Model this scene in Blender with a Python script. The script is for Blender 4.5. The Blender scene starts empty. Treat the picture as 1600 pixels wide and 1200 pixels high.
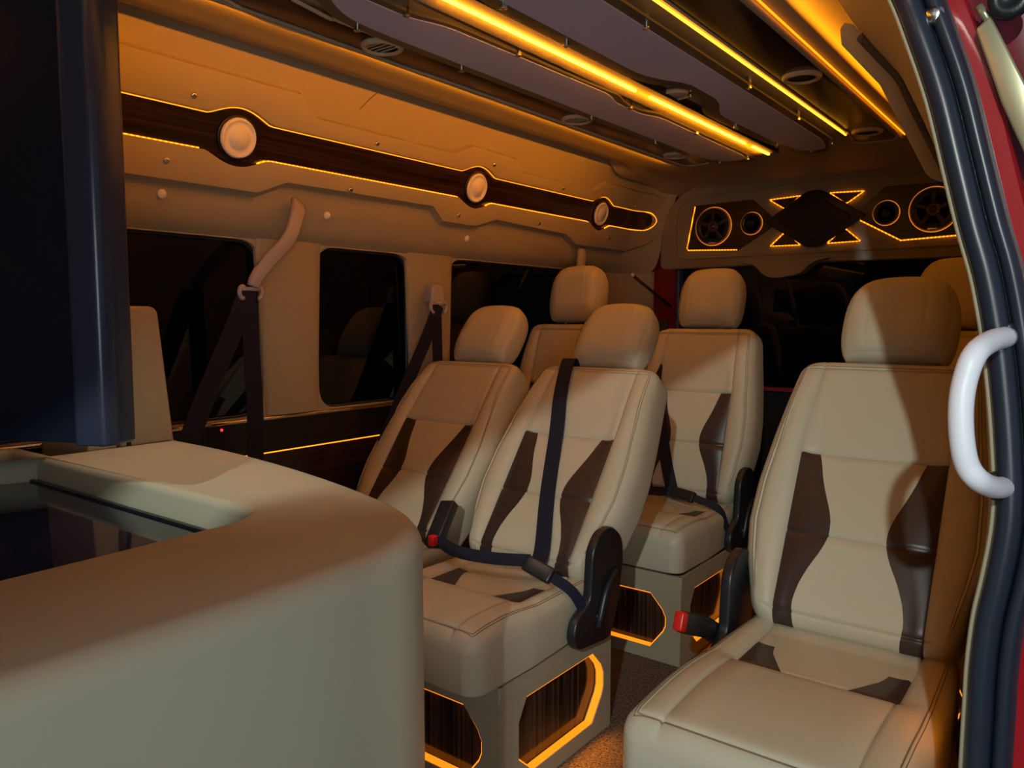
import bpy, bmesh, math, random
from mathutils import Vector, Matrix
random.seed(4)
S = bpy.context.scene
COL = S.collection
R = math.radians
# ------------------------------------------------------------------ camera
CAMZ = 1.08
PITCH = 4.763642; YAW = 37.679733
cam_data = bpy.data.cameras.new('camera')
cam_data.sensor_width = 36.0
cam_data.lens = 36.0 * 1200.0 / 1600.0
cam_data.clip_start = 0.02
cam = bpy.data.objects.new('camera', cam_data)
COL.objects.link(cam)
cam.location = (0, 0, CAMZ)
cam.rotation_euler = (R(90 - PITCH), 0, R(YAW))
cam_data.dof.use_dof = False
S.camera = cam
# ------------------------------------------------------------------ world, outside lamps, exposure
S.view_settings.view_transform = 'Standard'
S.view_settings.look = 'None'
S.view_settings.gamma = 1.0
S.view_settings.use_curve_mapping = False
S.view_settings.exposure = 0.0
w = bpy.data.worlds.new('night'); S.world = w; w.use_nodes = True
w.node_tree.nodes['Background'].inputs[0].default_value = (0.62, 0.74, 1.0, 1)
# background made brighter on the door side to send cool light inside
_t = w.node_tree; _tc = _t.nodes.new('ShaderNodeTexCoord'); _sx = _t.nodes.new('ShaderNodeSeparateXYZ'); _mr = _t.nodes.new('ShaderNodeMapRange')
_mr.interpolation_type = 'SMOOTHSTEP'
_mr.inputs['From Min'].default_value = 0.0; _mr.inputs['From Max'].default_value = 0.7
_mr.inputs['To Min'].default_value = 0.004; _mr.inputs['To Max'].default_value = 0.24
_t.links.new(_tc.outputs['Generated'], _sx.inputs[0]); _t.links.new(_sx.outputs['X'], _mr.inputs[0])
_t.links.new(_mr.outputs[0], w.node_tree.nodes['Background'].inputs[1])

def lamp(name, kind, loc, target, color, energy, size=0.1, **kw):
    d = bpy.data.lights.new(name, kind); d.color = color; d.energy = energy
    if kind == 'AREA':
        d.size = size
        if 'sy' in kw: d.shape = 'RECTANGLE'; d.size_y = kw['sy']
    else: d.shadow_soft_size = size
    o = bpy.data.objects.new(name, d); COL.objects.link(o); o.location = loc
    v = Vector(target) - Vector(loc); o.rotation_euler = v.to_track_quat('-Z', 'Y').to_euler()
    return o
# yard floodlight behind the photographer, outside the van
KEY = lamp('yard_floodlight', 'SPOT', (0.62, -1.80, 2.10), (-0.9, 1.5, 0.6), (0.91, 1.0, 0.89), 215, 0.03)
KEY.data.spot_size = R(75); KEY.data.spot_blend = 0.3
# added soft fill lamp near the camera, lifting the shaded seats
FILL = lamp('added_fill_light', 'AREA', (0.50, -0.45, 0.95), (-0.7, 1.9, 1.0), (0.88, 0.97, 0.92), 8, .7)

# the van's own light: long amber LED strips in the ceiling; then added glow and spot lamps
def strip_lamp(name, x, z, a, b, wx, to, e):
    o = lamp(name, 'AREA', (x, (a+b)/2, z), (x+to[0], (a+b)/2, z+to[1]), (1.0, 0.31, 0.004), e, b-a, sy=wx)
    d = Vector((to[0], 0, to[1])).normalized(); X = Vector((0, 1, 0)); Y = (-d).cross(X)
    o.rotation_euler = Matrix((X, Y, -d)).transposed().to_euler(); return o
strip_lamp('cove_strip_light', -1.455, 1.721, -.2, 3.0, .012, (-1, 1.3), 12)
strip_lamp('cove_strip_light', -.548, 1.712, -.2, 3.0, .012, (1, .45), 3.5)
strip_lamp('centre_strip_light', -1.056, 1.706, 1.14, 2.95, .012, (-.25, -1), .6)
strip_lamp('side_strip_light', -.738, 1.704, -.3, 2.82, .012, (-.6, -1), .6)
strip_lamp('added_trough_light', -1.062, 1.688, 1.14, 2.92, .006, (-.15, 1), 1.6)  # unseen lamp added below the LED bars for the channel's glow
strip_lamp('floor_strip_light', -.985, .05, 1.36, 1.66, .01, (1, -.25), .5)
strip_lamp('floor_strip_light', -.985, .05, 2.26, 2.56, .01, (1, -.25), .5)
lamp('side_glow', 'POINT', (-.135, 1.33, .50), (0, 0, 0), (1.0, .31, .004), .16, .01)  # point lamp added to strengthen the amber glow beside the single seat
DL = lamp('added_console_spot', 'SPOT', (-1.40, .80, 1.70), (-1.36, .90, .8), (1.0, .95, .80), 9, .03)  # unseen spot added to brighten the far part of the console top
DL.data.spot_size = R(70); DL.data.spot_blend = .8
# ------------------------------------------------------------------ materials
MATS = {}
def nmat(name):
    m = bpy.data.materials.new(name); m.use_nodes = True
    return m, m.node_tree, m.node_tree.nodes['Principled BSDF']
def plain(name, col, rough=0.5, metal=0.0, bump=None, coat=0.0, spec=None, var=0.0):
    m, nt, b = nmat(name)
    b.inputs['Base Color'].default_value = (*col, 1); b.inputs['Roughness'].default_value = rough
    b.inputs['Metallic'].default_value = metal; b.inputs['Coat Weight'].default_value = coat
    if spec is not None: b.inputs['Specular IOR Level'].default_value = spec
    tc = nt.nodes.new('ShaderNodeTexCoord')
    if var:
        n = nt.nodes.new('ShaderNodeTexNoise'); n.inputs['Scale'].default_value = 6
        nt.links.new(tc.outputs['Object'], n.inputs['Vector'])
        mx = nt.nodes.new('ShaderNodeMix'); mx.data_type = 'RGBA'
        mx.inputs[6].default_value = (*[c*(1-var) for c in col], 1); mx.inputs[7].default_value = (*[min(1, c*(1+var)) for c in col], 1)
        nt.links.new(n.outputs['Fac'], mx.inputs[0]); nt.links.new(mx.outputs[2], b.inputs['Base Color'])
    if bump:
        n = nt.nodes.new('ShaderNodeTexNoise'); n.inputs['Scale'].default_value = bump[0]; n.inputs['Detail'].default_value = 3
        nt.links.new(tc.outputs['Object'], n.inputs['Vector'])
        bp = nt.nodes.new('ShaderNodeBump'); bp.inputs['Strength'].default_value = bump[1]; bp.inputs['Distance'].default_value = bump[2]
        nt.links.new(n.outputs['Fac'], bp.inputs['Height']); nt.links.new(bp.outputs[0], b.inputs['Normal'])
    MATS[name] = m
    return m
LEATHER = plain('beige_leather', (0.50, 0.46, 0.36), 0.48, bump=(420, 0.25, 0.0006), spec=0.35, var=0.03)
BROWN = plain('brown_leather', (0.040, 0.024, 0.022), 0.38, bump=(420, 0.25, 0.0006))
VINYL = plain('beige_trim', (0.38, 0.33, 0.235), 0.55, bump=(300, 0.15, 0.0005), spec=0.3, var=0.03)
BOXV = plain('beige_base_trim', (0.36, 0.315, 0.225), 0.6, spec=0.3)
THREAD = plain('stitch_thread', (0.16, 0.125, 0.085), 0.7)
BLACKP = plain('black_plastic', (0.012, 0.014, 0.020), 0.38)
BELT = plain('belt_webbing', (0.012, 0.015, 0.032), 0.7, spec=.2, bump=(900, 0.3, 0.0005))
RUBBER = plain('rubber_seal', (0.018, 0.024, 0.04), 0.33)
RED = plain('red_paint', (0.34, 0.006, 0.012), 0.25, coat=0.6)
DRED = plain('dark_red_inner_paint', (0.16, 0.006, 0.014), 0.4)
REDB = plain('red_button', (0.6, 0.015, 0.01), 0.35)
LAV = plain('lavender_plastic', (0.40, 0.36, 0.40), 0.45)
WHITEP = plain('white_plastic', (0.80, 0.80, 0.92), 0.4)
PINKW = plain('lamp_disc_white', (0.85, 0.80, 0.78), 0.5)
CHROME = plain('chrome', (0.75, 0.73, 0.70), 0.18, metal=1.0)
CREAMM = plain('cream_metal', (0.45, 0.42, 0.28), 0.3, metal=0.6)
SPK = plain('speaker_cone', (0.010, 0.009, 0.010), 0.3)
GRILLE = plain('speaker_grille', (0.010, 0.008, 0.007), 0.6)
TVM = plain('screen_casing', (0.006, 0.010, 0.022), 0.30)
TVR = plain('screen_casing_edge', (0.025, 0.032, 0.06), 0.27)
ACLR = plain('clear_acrylic_border', (0.10, 0.095, 0.07), 0.3)
ACRYL = plain('lavender_acrylic', (0.60, 0.60, 1.0), 0.45, var=0.04)
VENTM = plain('vent_ring', (0.62, 0.48, 0.34), 0.4)
BLK = plain('black_panel', (0.006, 0.006, 0.008), 0.35)
OUTD = plain('outside_dark', (0.01, 0.01, 0.012), 0.9)

def woodmat(name, axis, c0, c1, rough=0.12, scale=1.0):
    m, nt, b = nmat(name)
    tc = nt.nodes.new('ShaderNodeTexCoord'); mp = nt.nodes.new('ShaderNodeMapping')
    sc = [90*scale]*3; sc[axis] = 1.2*scale
    mp.inputs['Scale'].default_value = sc
    n = nt.nodes.new('ShaderNodeTexNoise'); n.inputs['Scale'].default_value = 1.0; n.inputs['Detail'].default_value = 5
    n.inputs['Roughness'].default_value = 0.65
    cr = nt.nodes.new('ShaderNodeValToRGB')
    cr.color_ramp.elements[0].position = 0.42; cr.color_ramp.elements[0].color = (*c0, 1)
    cr.color_ramp.elements[1].position = 0.78; cr.color_ramp.elements[1].color = (*c1, 1)
    nt.links.new(tc.outputs['Object'], mp.inputs[0]); nt.links.new(mp.outputs[0], n.inputs['Vector'])
    nt.links.new(n.outputs['Fac'], cr.inputs[0]); nt.links.new(cr.outputs[0], b.inputs['Base Color'])
    b.inputs['Roughness'].default_value = rough
    return m
WOODY = woodmat('dark_wood_along', 1, (0.010, 0.005, 0.004), (0.05, 0.023, 0.016), 0.22)
WOODZ = woodmat('dark_wood_upright', 2, (0.007, 0.005, 0.004), (0.10, 0.065, 0.045), 0.12, 0.8)
WOODX = woodmat('dark_wood_across', 0, (0.008, 0.004, 0.004), (0.04, 0.017, 0.010), 0.3)
WOODC = woodmat('ceiling_wood', 1, (0.025, 0.008, 0.005), (0.13, 0.045, 0.022), 0.25, 0.6)
WOODD = woodmat('ceiling_wood_dark', 1, (0.007, 0.004, 0.004), (0.03, 0.015, 0.010), 0.22, 0.6)

def glow(name, col, strength, dotted=None):
    m, nt, b = nmat(name)
    b.inputs['Base Color'].default_value = (*col, 1)
    b.inputs['Emission Color'].default_value = (*col, 1); b.inputs['Emission Strength'].default_value = strength
    if dotted is not None:
        tc = nt.nodes.new('ShaderNodeTexCoord'); wv = nt.nodes.new('ShaderNodeTexWave')
        wv.bands_direction = 'XYZ'[dotted]; wv.inputs['Scale'].default_value = 22
        nt.links.new(tc.outputs['Object'], wv.inputs['Vector'])
        mr = nt.nodes.new('ShaderNodeMapRange'); mr.inputs['To Min'].default_value = strength*0.45; mr.inputs['To Max'].default_value = strength*1.5
        nt.links.new(wv.outputs['Fac'], mr.inputs[0]); nt.links.new(mr.outputs[0], b.inputs['Emission Strength'])
    return m
AMB = (1.0, 0.27, 0.006)
YEL = (1.0, 0.42, 0.02)
LED_BRIGHT = glow('led_ceiling_amber', YEL, 12)
LED_THIN = glow('led_line_amber', YEL, 4)
LED_COVE = glow('led_cove_amber', AMB, 11)
LED_STRIP = glow('led_dotted_amber', AMB, 2.6, 1)
LED_EDGE = glow('led_edge_amber', AMB, 2.2)
LED_REAR = glow('led_rear_amber', AMB, 2.0, 0)
RIM_GLOW = glow('rim_glow_amber', (1.0, .30, .04), .7)  # emission stands in for amber reflections on the speaker rims
LED_BOX = glow('led_floor_amber', (1.0, 0.26, 0.008), 1.25)
LED_RED = glow('led_red_dot', (1.0, 0.02, 0.02), 4)

def glassmat():
    m, nt, b = nmat('tinted_glass'); nt.nodes.remove(b)
    out = nt.nodes['Material Output']
    tr = nt.nodes.new('ShaderNodeBsdfTransparent'); tr.inputs[0].default_value = (0.25, 0.28, 0.27, 1)
    gl = nt.nodes.new('ShaderNodeBsdfGlossy'); gl.inputs['Roughness'].default_value = 0.02
    fr = nt.nodes.new('ShaderNodeFresnel'); fr.inputs[0].default_value = 1.5
    mx = nt.nodes.new('ShaderNodeMixShader')
    nt.links.new(fr.outputs[0], mx.inputs[0]); nt.links.new(tr.outputs[0], mx.inputs[1]); nt.links.new(gl.outputs[0], mx.inputs[2])
    nt.links.new(mx.outputs[0], out.inputs[0])
    return m
GLASS = glassmat()
def carpetmat():
    m, nt, b = nmat('carpet'); tc = nt.nodes.new('ShaderNodeTexCoord')
    n = nt.nodes.new('ShaderNodeTexNoise'); n.inputs['Scale'].default_value = 160; n.inputs['Detail'].default_value = 4
    cr = nt.nodes.new('ShaderNodeValToRGB'); cr.color_ramp.elements[0].position = 0.35; cr.color_ramp.elements[0].color = (0.03, 0.022, 0.022, 1)
    cr.color_ramp.elements[1].position = 0.7; cr.color_ramp.elements[1].color = (0.22, 0.16, 0.13, 1)
    nt.links.new(tc.outputs['Object'], n.inputs['Vector']); nt.links.new(n.outputs['Fac'], cr.inputs[0]); nt.links.new(cr.outputs[0], b.inputs['Base Color'])
    bp = nt.nodes.new('ShaderNodeBump'); bp.inputs['Strength'].default_value = 0.8; bp.inputs['Distance'].default_value = 0.004
    nt.links.new(n.outputs['Fac'], bp.inputs['Height']); nt.links.new(bp.outputs[0], b.inputs['Normal'])
    b.inputs['Roughness'].default_value = 0.95
    return m
CARPET = carpetmat()

# ------------------------------------------------------------------ helpers
def tag(o, label, cat, group=None, kind=None):
    if label: o['label'] = label
    if cat: o['category'] = cat
    if group: o['group'] = group
    if kind: o['kind'] = kind
    return o
def empty(name, loc, label, cat, group=None, rot=(0, 0, 0)):
    o = bpy.data.objects.new(name, None); COL.objects.link(o); o.location = loc; o.rotation_euler = rot
    o.empty_display_size = 0.05
    return tag(o, label, cat, group)
def obj(name, verts, faces, mat, parent=None, smooth=True, loc=(0, 0, 0), autosmooth=None, bevel=None, solid=None):
    me = bpy.data.meshes.new(name); me.from_pydata([tuple(v) for v in verts], [], faces)
    bm = bmesh.new(); bm.from_mesh(me)
    bmesh.ops.remove_doubles(bm, verts=bm.verts, dist=1e-5)
    bmesh.ops.recalc_face_normals(bm, faces=bm.faces)
    bm.to_mesh(me); bm.free()
    me.materials.append(mat)
    if smooth: me.polygons.foreach_set('use_smooth', [True]*len(me.polygons))
    o = bpy.data.objects.new(name, me); COL.objects.link(o); o.location = loc
    if parent: o.parent = parent
    if solid:
        m = o.modifiers.new('solid', 'SOLIDIFY'); m.thickness = solid; m.offset = 0
    if bevel:
        m = o.modifiers.new('bevel', 'BEVEL'); m.width = bevel; m.segments = 3; m.limit_method = 'ANGLE'; m.angle_limit = R(35)
    if autosmooth:
        me.set_sharp_from_angle(angle=R(autosmooth))
    return o
def struct(name, *a, **k):
    o = obj(name, *a, **k); o['kind'] = 'structure'; return o
def box(lo, hi):
    x0, y0, z0 = lo; x1, y1, z1 = hi
    v = [(x0,y0,z0),(x1,y0,z0),(x1,y1,z0),(x0,y1,z0),(x0,y0,z1),(x1,y0,z1),(x1,y1,z1),(x0,y1,z1)]
    return v, [(0,3,2,1),(4,5,6,7),(0,1,5,4),(1,2,6,5),(2,3,7,6),(3,0,4,7)]
def merge(*parts):
    V, F = [], []
    for v, f in parts:
        n = len(V); V += list(v); F += [tuple(i+n for i in q) for q in f]
    return V, F
def prism(poly, axis, a, b):
    """poly of 2-D points extruded along axis from a to b"""
    def mk(p, h):
        if axis == 0: return (h, p[0], p[1])
        if axis == 1: return (p[0], h, p[1])
        return (p[0], p[1], h)
    n = len(poly)
    V = [mk(p, a) for p in poly] + [mk(p, b) for p in poly]
    F = [tuple(range(n-1, -1, -1)), tuple(range(n, 2*n))] + [(i, (i+1) % n, n+(i+1) % n, n+i) for i in range(n)]
    return V, F
def resample(path, step):
    path = [Vector(p) for p in path]; out = [path[0]]
    for a, b in zip(path, path[1:]):
        k = max(1, int((b-a).length/step))
        for i in range(1, k+1): out.append(a.lerp(b, i/k))
    return out
def catmull(path, n=8):
    P = [Vector(p) for p in path]; P = [2*P[0]-P[1]] + P + [2*P[-1]-P[-2]]
    out = []
    for i in range(1, len(P)-2):
        for k in range(n):
            t = k/n; a, b, c, d = P[i-1], P[i], P[i+1], P[i+2]
            out.append(0.5*((2*b)+(c-a)*t+(2*a-5*b+4*c-d)*t*t+(3*b-a-3*c+d)*t**3))
    out.append(P[-2]); return out
def tube(path, r, seg=8, closed=False, flat=1.0):
    P = [Vector(p) for p in path]; n = len(P); V, F = [], []
    up = Vector((0.13, 0.21, 0.97))
    for i, p in enumerate(P):
        if closed: t = P[(i+1) % n]-P[i-1]
        else: t = P[min(n-1, i+1)]-P[max(0, i-1)]
        t.normalize()
        if i == 0:
            a = t.cross(up)
            if a.length < 1e-3: a = t.cross(Vector((1, 0, 0)))
        else: a = prev - t*prev.dot(t)
        a.normalize(); prev = a.copy(); b = t.cross(a).normalized()
        rr = r[i] if isinstance(r, (list, tuple)) else r
        for k in range(seg):
            q = 2*math.pi*k/seg
            V.append(p + a*math.cos(q)*rr + b*math.sin(q)*rr*flat)
    m = n if closed else n-1
    for i in range(m):
        for k in range(seg):
            j = (i+1) % n
            F.append((i*seg+k, i*seg+(k+1) % seg, j*seg+(k+1) % seg, j*seg+k))
    if not closed:
        F.append(tuple(range(seg-1, -1, -1))); F.append(tuple((n-1)*seg+k for k in range(seg)))
    return V, F
def lathe(profile, centre, axis='X', seg=40, sign=1):
    """profile: (radius, height); axis direction"""
    V, F = [], []; c = Vector(centre); n = len(profile)
    for r, h in profile:
        for k in range(seg):
            a = 2*math.pi*k/seg
            if axis == 'X': V.append(c+Vector((h*sign, r*math.cos(a), r*math.sin(a))))
            elif axis == 'Y': V.append(c+Vector((r*math.cos(a), h*sign, r*math.sin(a))))
            else: V.append(c+Vector((r*math.cos(a), r*math.sin(a), h*sign)))
    for i in range(n-1):
        for k in range(seg):
            F.append((i*seg+k, i*seg+(k+1) % seg, (i+1)*seg+(k+1) % seg, (i+1)*seg+k))
    F.append(tuple(range(seg))); F.append(tuple((n-1)*seg+k for k in range(seg)))
    return V, F
def strap(path, wid, side, th=0.0025):
    """webbing: path points, width, side = width direction (vector or list)"""
    P = [Vector(p) for p in path]; n = len(P); V, F = [], []
    for i, p in enumerate(P):
        t = (P[min(n-1, i+1)]-P[max(0, i-1)]).normalized()
        s = Vector(side[i] if isinstance(side, list) else side); s = (s - t*s.dot(t)).normalized(); nn = t.cross(s)
        for a, b in ((-1, -1), (1, -1), (1, 1), (-1, 1)): V.append(p + s*a*wid/2 + nn*b*th/2)
    for i in range(n-1):
        for k in range(4): F.append((4*i+k, 4*i+(k+1) % 4, 4*i+4+(k+1) % 4, 4*i+4+k))
    F.append((3, 2, 1, 0)); F.append(tuple(4*(n-1)+k for k in range(4)))
    return V, F
def roundpoly(pts, r, n=6):
    out = []; m = len(pts)
    for i in range(m):
        p = Vector(pts[i]).to_2d(); a = Vector(pts[i-1]).to_2d(); b = Vector(pts[(i+1) % m]).to_2d()
        rr = r[i] if isinstance(r, (list, tuple)) else r
        da = (a-p); db = (b-p); k = min(rr, da.length*.49, db.length*.49)
        A = p+da.normalized()*k; B = p+db.normalized()*k
        for j in range(n+1):
            t = j/n; out.append(tuple((1-t)**2*A + 2*t*(1-t)*p + t*t*B))
    return out
def interp(tab, x):
    if x <= tab[0][0]: return tab[0][1]
    for (a, b), (c, d) in zip(tab, tab[1:]):
        if x <= c: return b+(d-b)*(x-a)/(c-a)
    return tab[-1][1]
def sm(t): t = max(0, min(1, t)); return t*t*(3-2*t)
def plate_hole(outer_rect, hole, axis, h, depth):
    """flat plate with one hole: ring of hole points matched to rectangle, plus reveal of given depth"""
    (a0, b0), (a1, b1) = outer_rect
    cx = sum(p[0] for p in hole)/len(hole); cy = sum(p[1] for p in hole)/len(hole)
    H = list(hole)
    def hit(p):
        dx, dy = p[0]-cx, p[1]-cy; k = 1e9
        if dx > 1e-9: k = min(k, (a1-cx)/dx)
        if dx < -1e-9: k = min(k, (a0-cx)/dx)
        if dy > 1e-9: k = min(k, (b1-cy)/dy)
        if dy < -1e-9: k = min(k, (b0-cy)/dy)
        return (cx+dx*k, cy+dy*k)
    # insert points aiming at the rectangle corners so the border is exact
    pts = [(math.atan2(p[1]-cy, p[0]-cx), p) for p in H]
    for c in ((a0, b0), (a1, b0), (a1, b1), (a0, b1)):
        ang = math.atan2(c[1]-cy, c[0]-cx)
        best = None
        for i in range(len(H)):
            p, q = H[i], H[(i+1) % len(H)]
            d = (c[0]-cx, c[1]-cy); e = (q[0]-p[0], q[1]-p[1])
            den = d[0]*e[1]-d[1]*e[0]
            if abs(den) < 1e-12: continue
            k = ((p[0]-cx)*e[1]-(p[1]-cy)*e[0])/den; u = ((p[0]-cx)*d[1]-(p[1]-cy)*d[0])/den
            if k > 0 and -1e-6 <= u <= 1+1e-6: best = (cx+d[0]*k, cy+d[1]*k); break
        if best: pts.append((ang, best))
    pts.sort(key=lambda t: t[0]); H = [p for _, p in pts]
    n = len(H)
    def mk(p, hh):
        return (hh, p[0], p[1]) if axis == 0 else (p[0], hh, p[1]) if axis == 1 else (p[0], p[1], hh)
    V = [mk(hit(p), h) for p in H]+[mk(p, h) for p in H]+[mk(p, h+depth) for p in H]
    F = []
    for i in range(n):
        j = (i+1) % n
        F.append((i, j, n+j, n+i)); F.append((n+i, n+j, 2*n+j, 2*n+i))
    return V, F
def inset(poly, d):
    n = len(poly); out = []
    area = sum(poly[i][0]*poly[(i+1) % n][1]-poly[(i+1) % n][0]*poly[i][1] for i in range(n))
    sg = 1 if area > 0 else -1
    for i in range(n):
        a = Vector(poly[i-1]); b = Vector(poly[(i+1) % n]); e = (b-a)
        if e.length < 1e-9: out.append(poly[i]); continue
        e.normalize(); out.append((poly[i][0]-e.y*d*sg, poly[i][1]+e.x*d*sg))
    return out
def ringband(poly, axis, h0, h1, t):
    """closed band along a polygon: thickness t inwards, between h0 and h1"""
    n = len(poly); cx = sum(p[0] for p in poly)/n; cy = sum(p[1] for p in poly)/n
    inner = []
    for i in range(n):
        a = Vector(poly[i-1]).to_2d(); b = Vector(poly[(i+1) % n]).to_2d(); d = (b-a).normalized(); nn = Vector((-d.y, d.x))
        p = Vector(poly[i]).to_2d()
        if nn.dot(Vector((cx, cy))-p) < 0: nn = -nn
        inner.append(tuple(p+nn*t))
    def mk(p, hh):
        return (hh, p[0], p[1]) if axis == 0 else (p[0], hh, p[1]) if axis == 1 else (p[0], p[1], hh)
    V = [mk(p, h0) for p in poly]+[mk(p, h1) for p in poly]+[mk(p, h1) for p in inner]+[mk(p, h0) for p in inner]
    F = []
    for i in range(n):
        j = (i+1) % n
        for k in range(4):
            F.append((k*n+i, k*n+j, ((k+1) % 4)*n+j, ((k+1) % 4)*n+i))
    return V, F

# ------------------------------------------------------------------ van shell
XL = -2.02; YR = 3.60; YF = -0.9
BASEX = [(1.315, -2.012), (1.335, -1.988), (1.36, -1.968), (1.43, -1.945), (1.53, -1.915), (1.62, -1.89), (1.70, -1.862), (1.76, -1.822), (1.80, -1.79)]
def bx(z): return interp(BASEX, z)
def corner(y):
    """rear corner fillet: how far the side wall comes inwards near the rear"""
    r = 0.20; d = y-(YR-r)
    return 0 if d <= 0 else r-math.sqrt(max(0, r*r-d*d))
YC = [1.235, 2.235, 3.130]
def lobe(y, hw=0.095):
    v = 0
    for c in YC:
        d = abs(y-c)/hw
        if d < 1: v = max(v, (math.cos(d*math.pi)*.5+.5)**0.55)
    return v
LOWT = [(-1, 1.432), (1.31, 1.432), (1.40, 1.472), (2.015, 1.475), (2.08, 1.430), (2.26, 1.430), (2.376, 1.464), (2.87, 1.452), (2.975, 1.415), (3.42, 1.418), (3.52, 1.45), (3.6, 1.50)]
UPT = [(-1, 1.719), (1.404, 1.719), (1.471, 1.670), (2.069, 1.670), (2.155, 1.709), (2.42, 1.704), (2.463, 1.664), (3.012, 1.664), (3.095, 1.710), (3.5, 1.705), (3.6, 1.68)]
def sbst(y):
    lo = 1.527-0.028*lobe(y); hi = 1.620+0.028*lobe(y)
    if y > 3.49:
        k = min(1, (y-3.49)/0.06); hh = 0.0465*math.sqrt(max(0, 1-k**3)); lo, hi = 1.5735-hh, 1.5735+hh
    return lo, hi
ys = []
y = YF
while y < YR+1e-6: ys.append(y); y += 0.0125
ys += [1.31, 1.40, 1.404, 1.471, 2.015, 2.08, 2.069, 2.155, 2.26, 2.376, 2.42, 2.463, 2.87, 2.975, 3.012, 3.095, 3.55, 3.545, 3.54]
ys = sorted(set(round(v, 4) for v in ys if v <= YR))
def rows(y):
    lo = interp(LOWT, y); up = interp(UPT, y); sb, st = sbst(y)
    e = 0.022*(1-sm((y-3.50)/0.09)); rec = 0.016 if y < 3.552 else 0
    z = [(1.315, 0), (1.335, 0), (1.36, 0), (lo-.03, 0), (lo-.006, 0), (lo, .3*e), (lo+.007, e), (sb-.008, e), (sb-.001, e-.003), (sb, e-.004-rec),
         (sb*.5+st*.5, e-.004-rec), (st, e-.004-rec), (st+.001, e-.003), (st+.008, e), (up-.006, e), (up+.002, .3*e), (up+.006, 0),
         (max(up+.008, 1.73), 0), (1.76, 0), (1.80, 0)]
    return [(bx(a)+b+corner(y), y, a) for a, b in z]
G = [rows(v) for v in ys]; NR = len(G[0])
V = [p for g in G for p in g]; F, FW = [], []
for i in range(len(G)-1):
    for k in range(NR-1):
        q = (i*NR+k, (i+1)*NR+k, (i+1)*NR+k+1, i*NR+k+1)
        (FW if k in (9, 10) and ys[i+1] <= 3.5525 else F).append(q)
WL = struct('wall_left', V, F, VINYL, autosmooth=38)
strip = obj('wood_inlay', V, FW, WOODY, solid=0.001, smooth=False)
tag(strip, 'long dark glossy wood strip set in the left wall above the windows', 'wall trim')

def led(name, path, r, mat, label, group=None, parent=None):
    v, f = tube(path, r, 6); o = obj(name, v, f, mat, parent)
    if parent is None: tag(o, label, 'led light', group)
    return o
def wallpt(y, z, off): return (bx(z)+off+corner(y), y, z)
cuts = [(YF, 1.125), (1.30, 2.155), (2.30, 3.06), (3.19, 3.50)]
names = ['left of the first round lamp', 'between the first and second round lamps', 'between the second and third round lamps', 'right of the last round lamp']
for (a, b), nm in zip(cuts, names):
    p = [wallpt(a+(b-a)*i/40, sbst(a+(b-a)*i/40)[0]+.002, .010) for i in range(41)]
    led('led_strip', p, .0024, LED_STRIP, 'dotted amber LED strip under the wall inlay, ' + nm, 'amber strips under the wall inlay')
p = []
yy = YF
while yy < 3.549:
    p.append(wallpt(yy, sbst(yy)[1]-.0005, .0085)); yy += .0125
led('led_strip', p, .0016, LED_EDGE, 'thin amber LED line along the top of the wall inlay')
p = [wallpt(3.50+.0525*math.sin(a), 1.5735-.044*math.cos(a), .008) for a in [i*math.pi/16 for i in range(17)]]
led('led_strip', p, .002, LED_EDGE, 'curved amber LED line at the rounded rear end of the wall wood inlay')
# round lamps
LAMPL = ['big round white lamp disc nearest the camera on the left wall inlay', 'round white lamp disc in the middle of the left wall inlay', 'round white lamp disc nearest the rear on the left wall inlay']
tilt = math.atan2(.305-.0, 1.0)
lampproto = None
for yc, lb in zip(YC, LAMPL):
    x = bx(1.5735)+.006+corner(yc)
    if lampproto is None:
        t = empty('wall_lamp', (x, yc, 1.5735), lb, 'lamp', 'round lamps on the left wall', (0, R(17), 0))
        v, f = lathe([(.052, 0), (.054, .006), (.050, .012), (.046, .0125), (.045, .010), (.030, .010), (.029, .0125), (.0, .0125)], (0, 0, 0), 'X', 48)
        d = obj('lamp_disc', v, f, PINKW, t)
        v, f = lathe([(.060, -.002), (.060, .001), (.054, .003), (.052, .001)], (0, 0, 0), 'X', 48)
        e = obj('lamp_gasket', v, f, BLK, t)
        lampproto = (t, d, e)
    else:
        t = lampproto[0].copy(); COL.objects.link(t); t.location = (x, yc, 1.5735); t['label'] = lb
        for c in lampproto[1:]:
            k = c.copy(); COL.objects.link(k); k.parent = t
# chrome standoff screws on the left wall
SC = [(1.088, 1.648), (1.71, 1.640), (2.288, 1.663), (2.765, 1.640), (3.404, 1.640), (1.036, 1.485), (1.635, 1.490), (2.151, 1.465), (2.653, 1.485), (3.233, 1.475)]
SN = ['above the inlay, left of the first lamp', 'above the inlay, between first and second lamps', 'above the inlay, just right of the second lamp', 'above the inlay, left of the third lamp', 'above the inlay, near its rear end',
      'below the inlay, left of the first lamp', 'below the inlay, between first and second lamps', 'below the inlay, just left of the second lamp', 'below the inlay, between second and third lamps', 'below the inlay, near its rear end']
v, f = lathe([(.0085, 0), (.0085, .008), (.007, .011), (.003, .0118), (0, .0105)], (0, 0, 0), 'X', 20)
sp = None
for (a, b), nm in zip(SC, SN):
    if sp is None: o = sp = obj('wall_screw', v, f, CHROME)
    else: o = sp.copy(); COL.objects.link(o)
    o.location = (bx(b)+.016+corner(a), a, b); o.rotation_euler = (0, R(17), 0)
    tag(o, 'small chrome screw cap ' + nm, 'screw', 'chrome screw caps on the left wall')
v, f = lathe([(.013, 0), (.012, .003), (0, .004)], (0, 0, 0), 'X', 20)
cp = None
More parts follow.
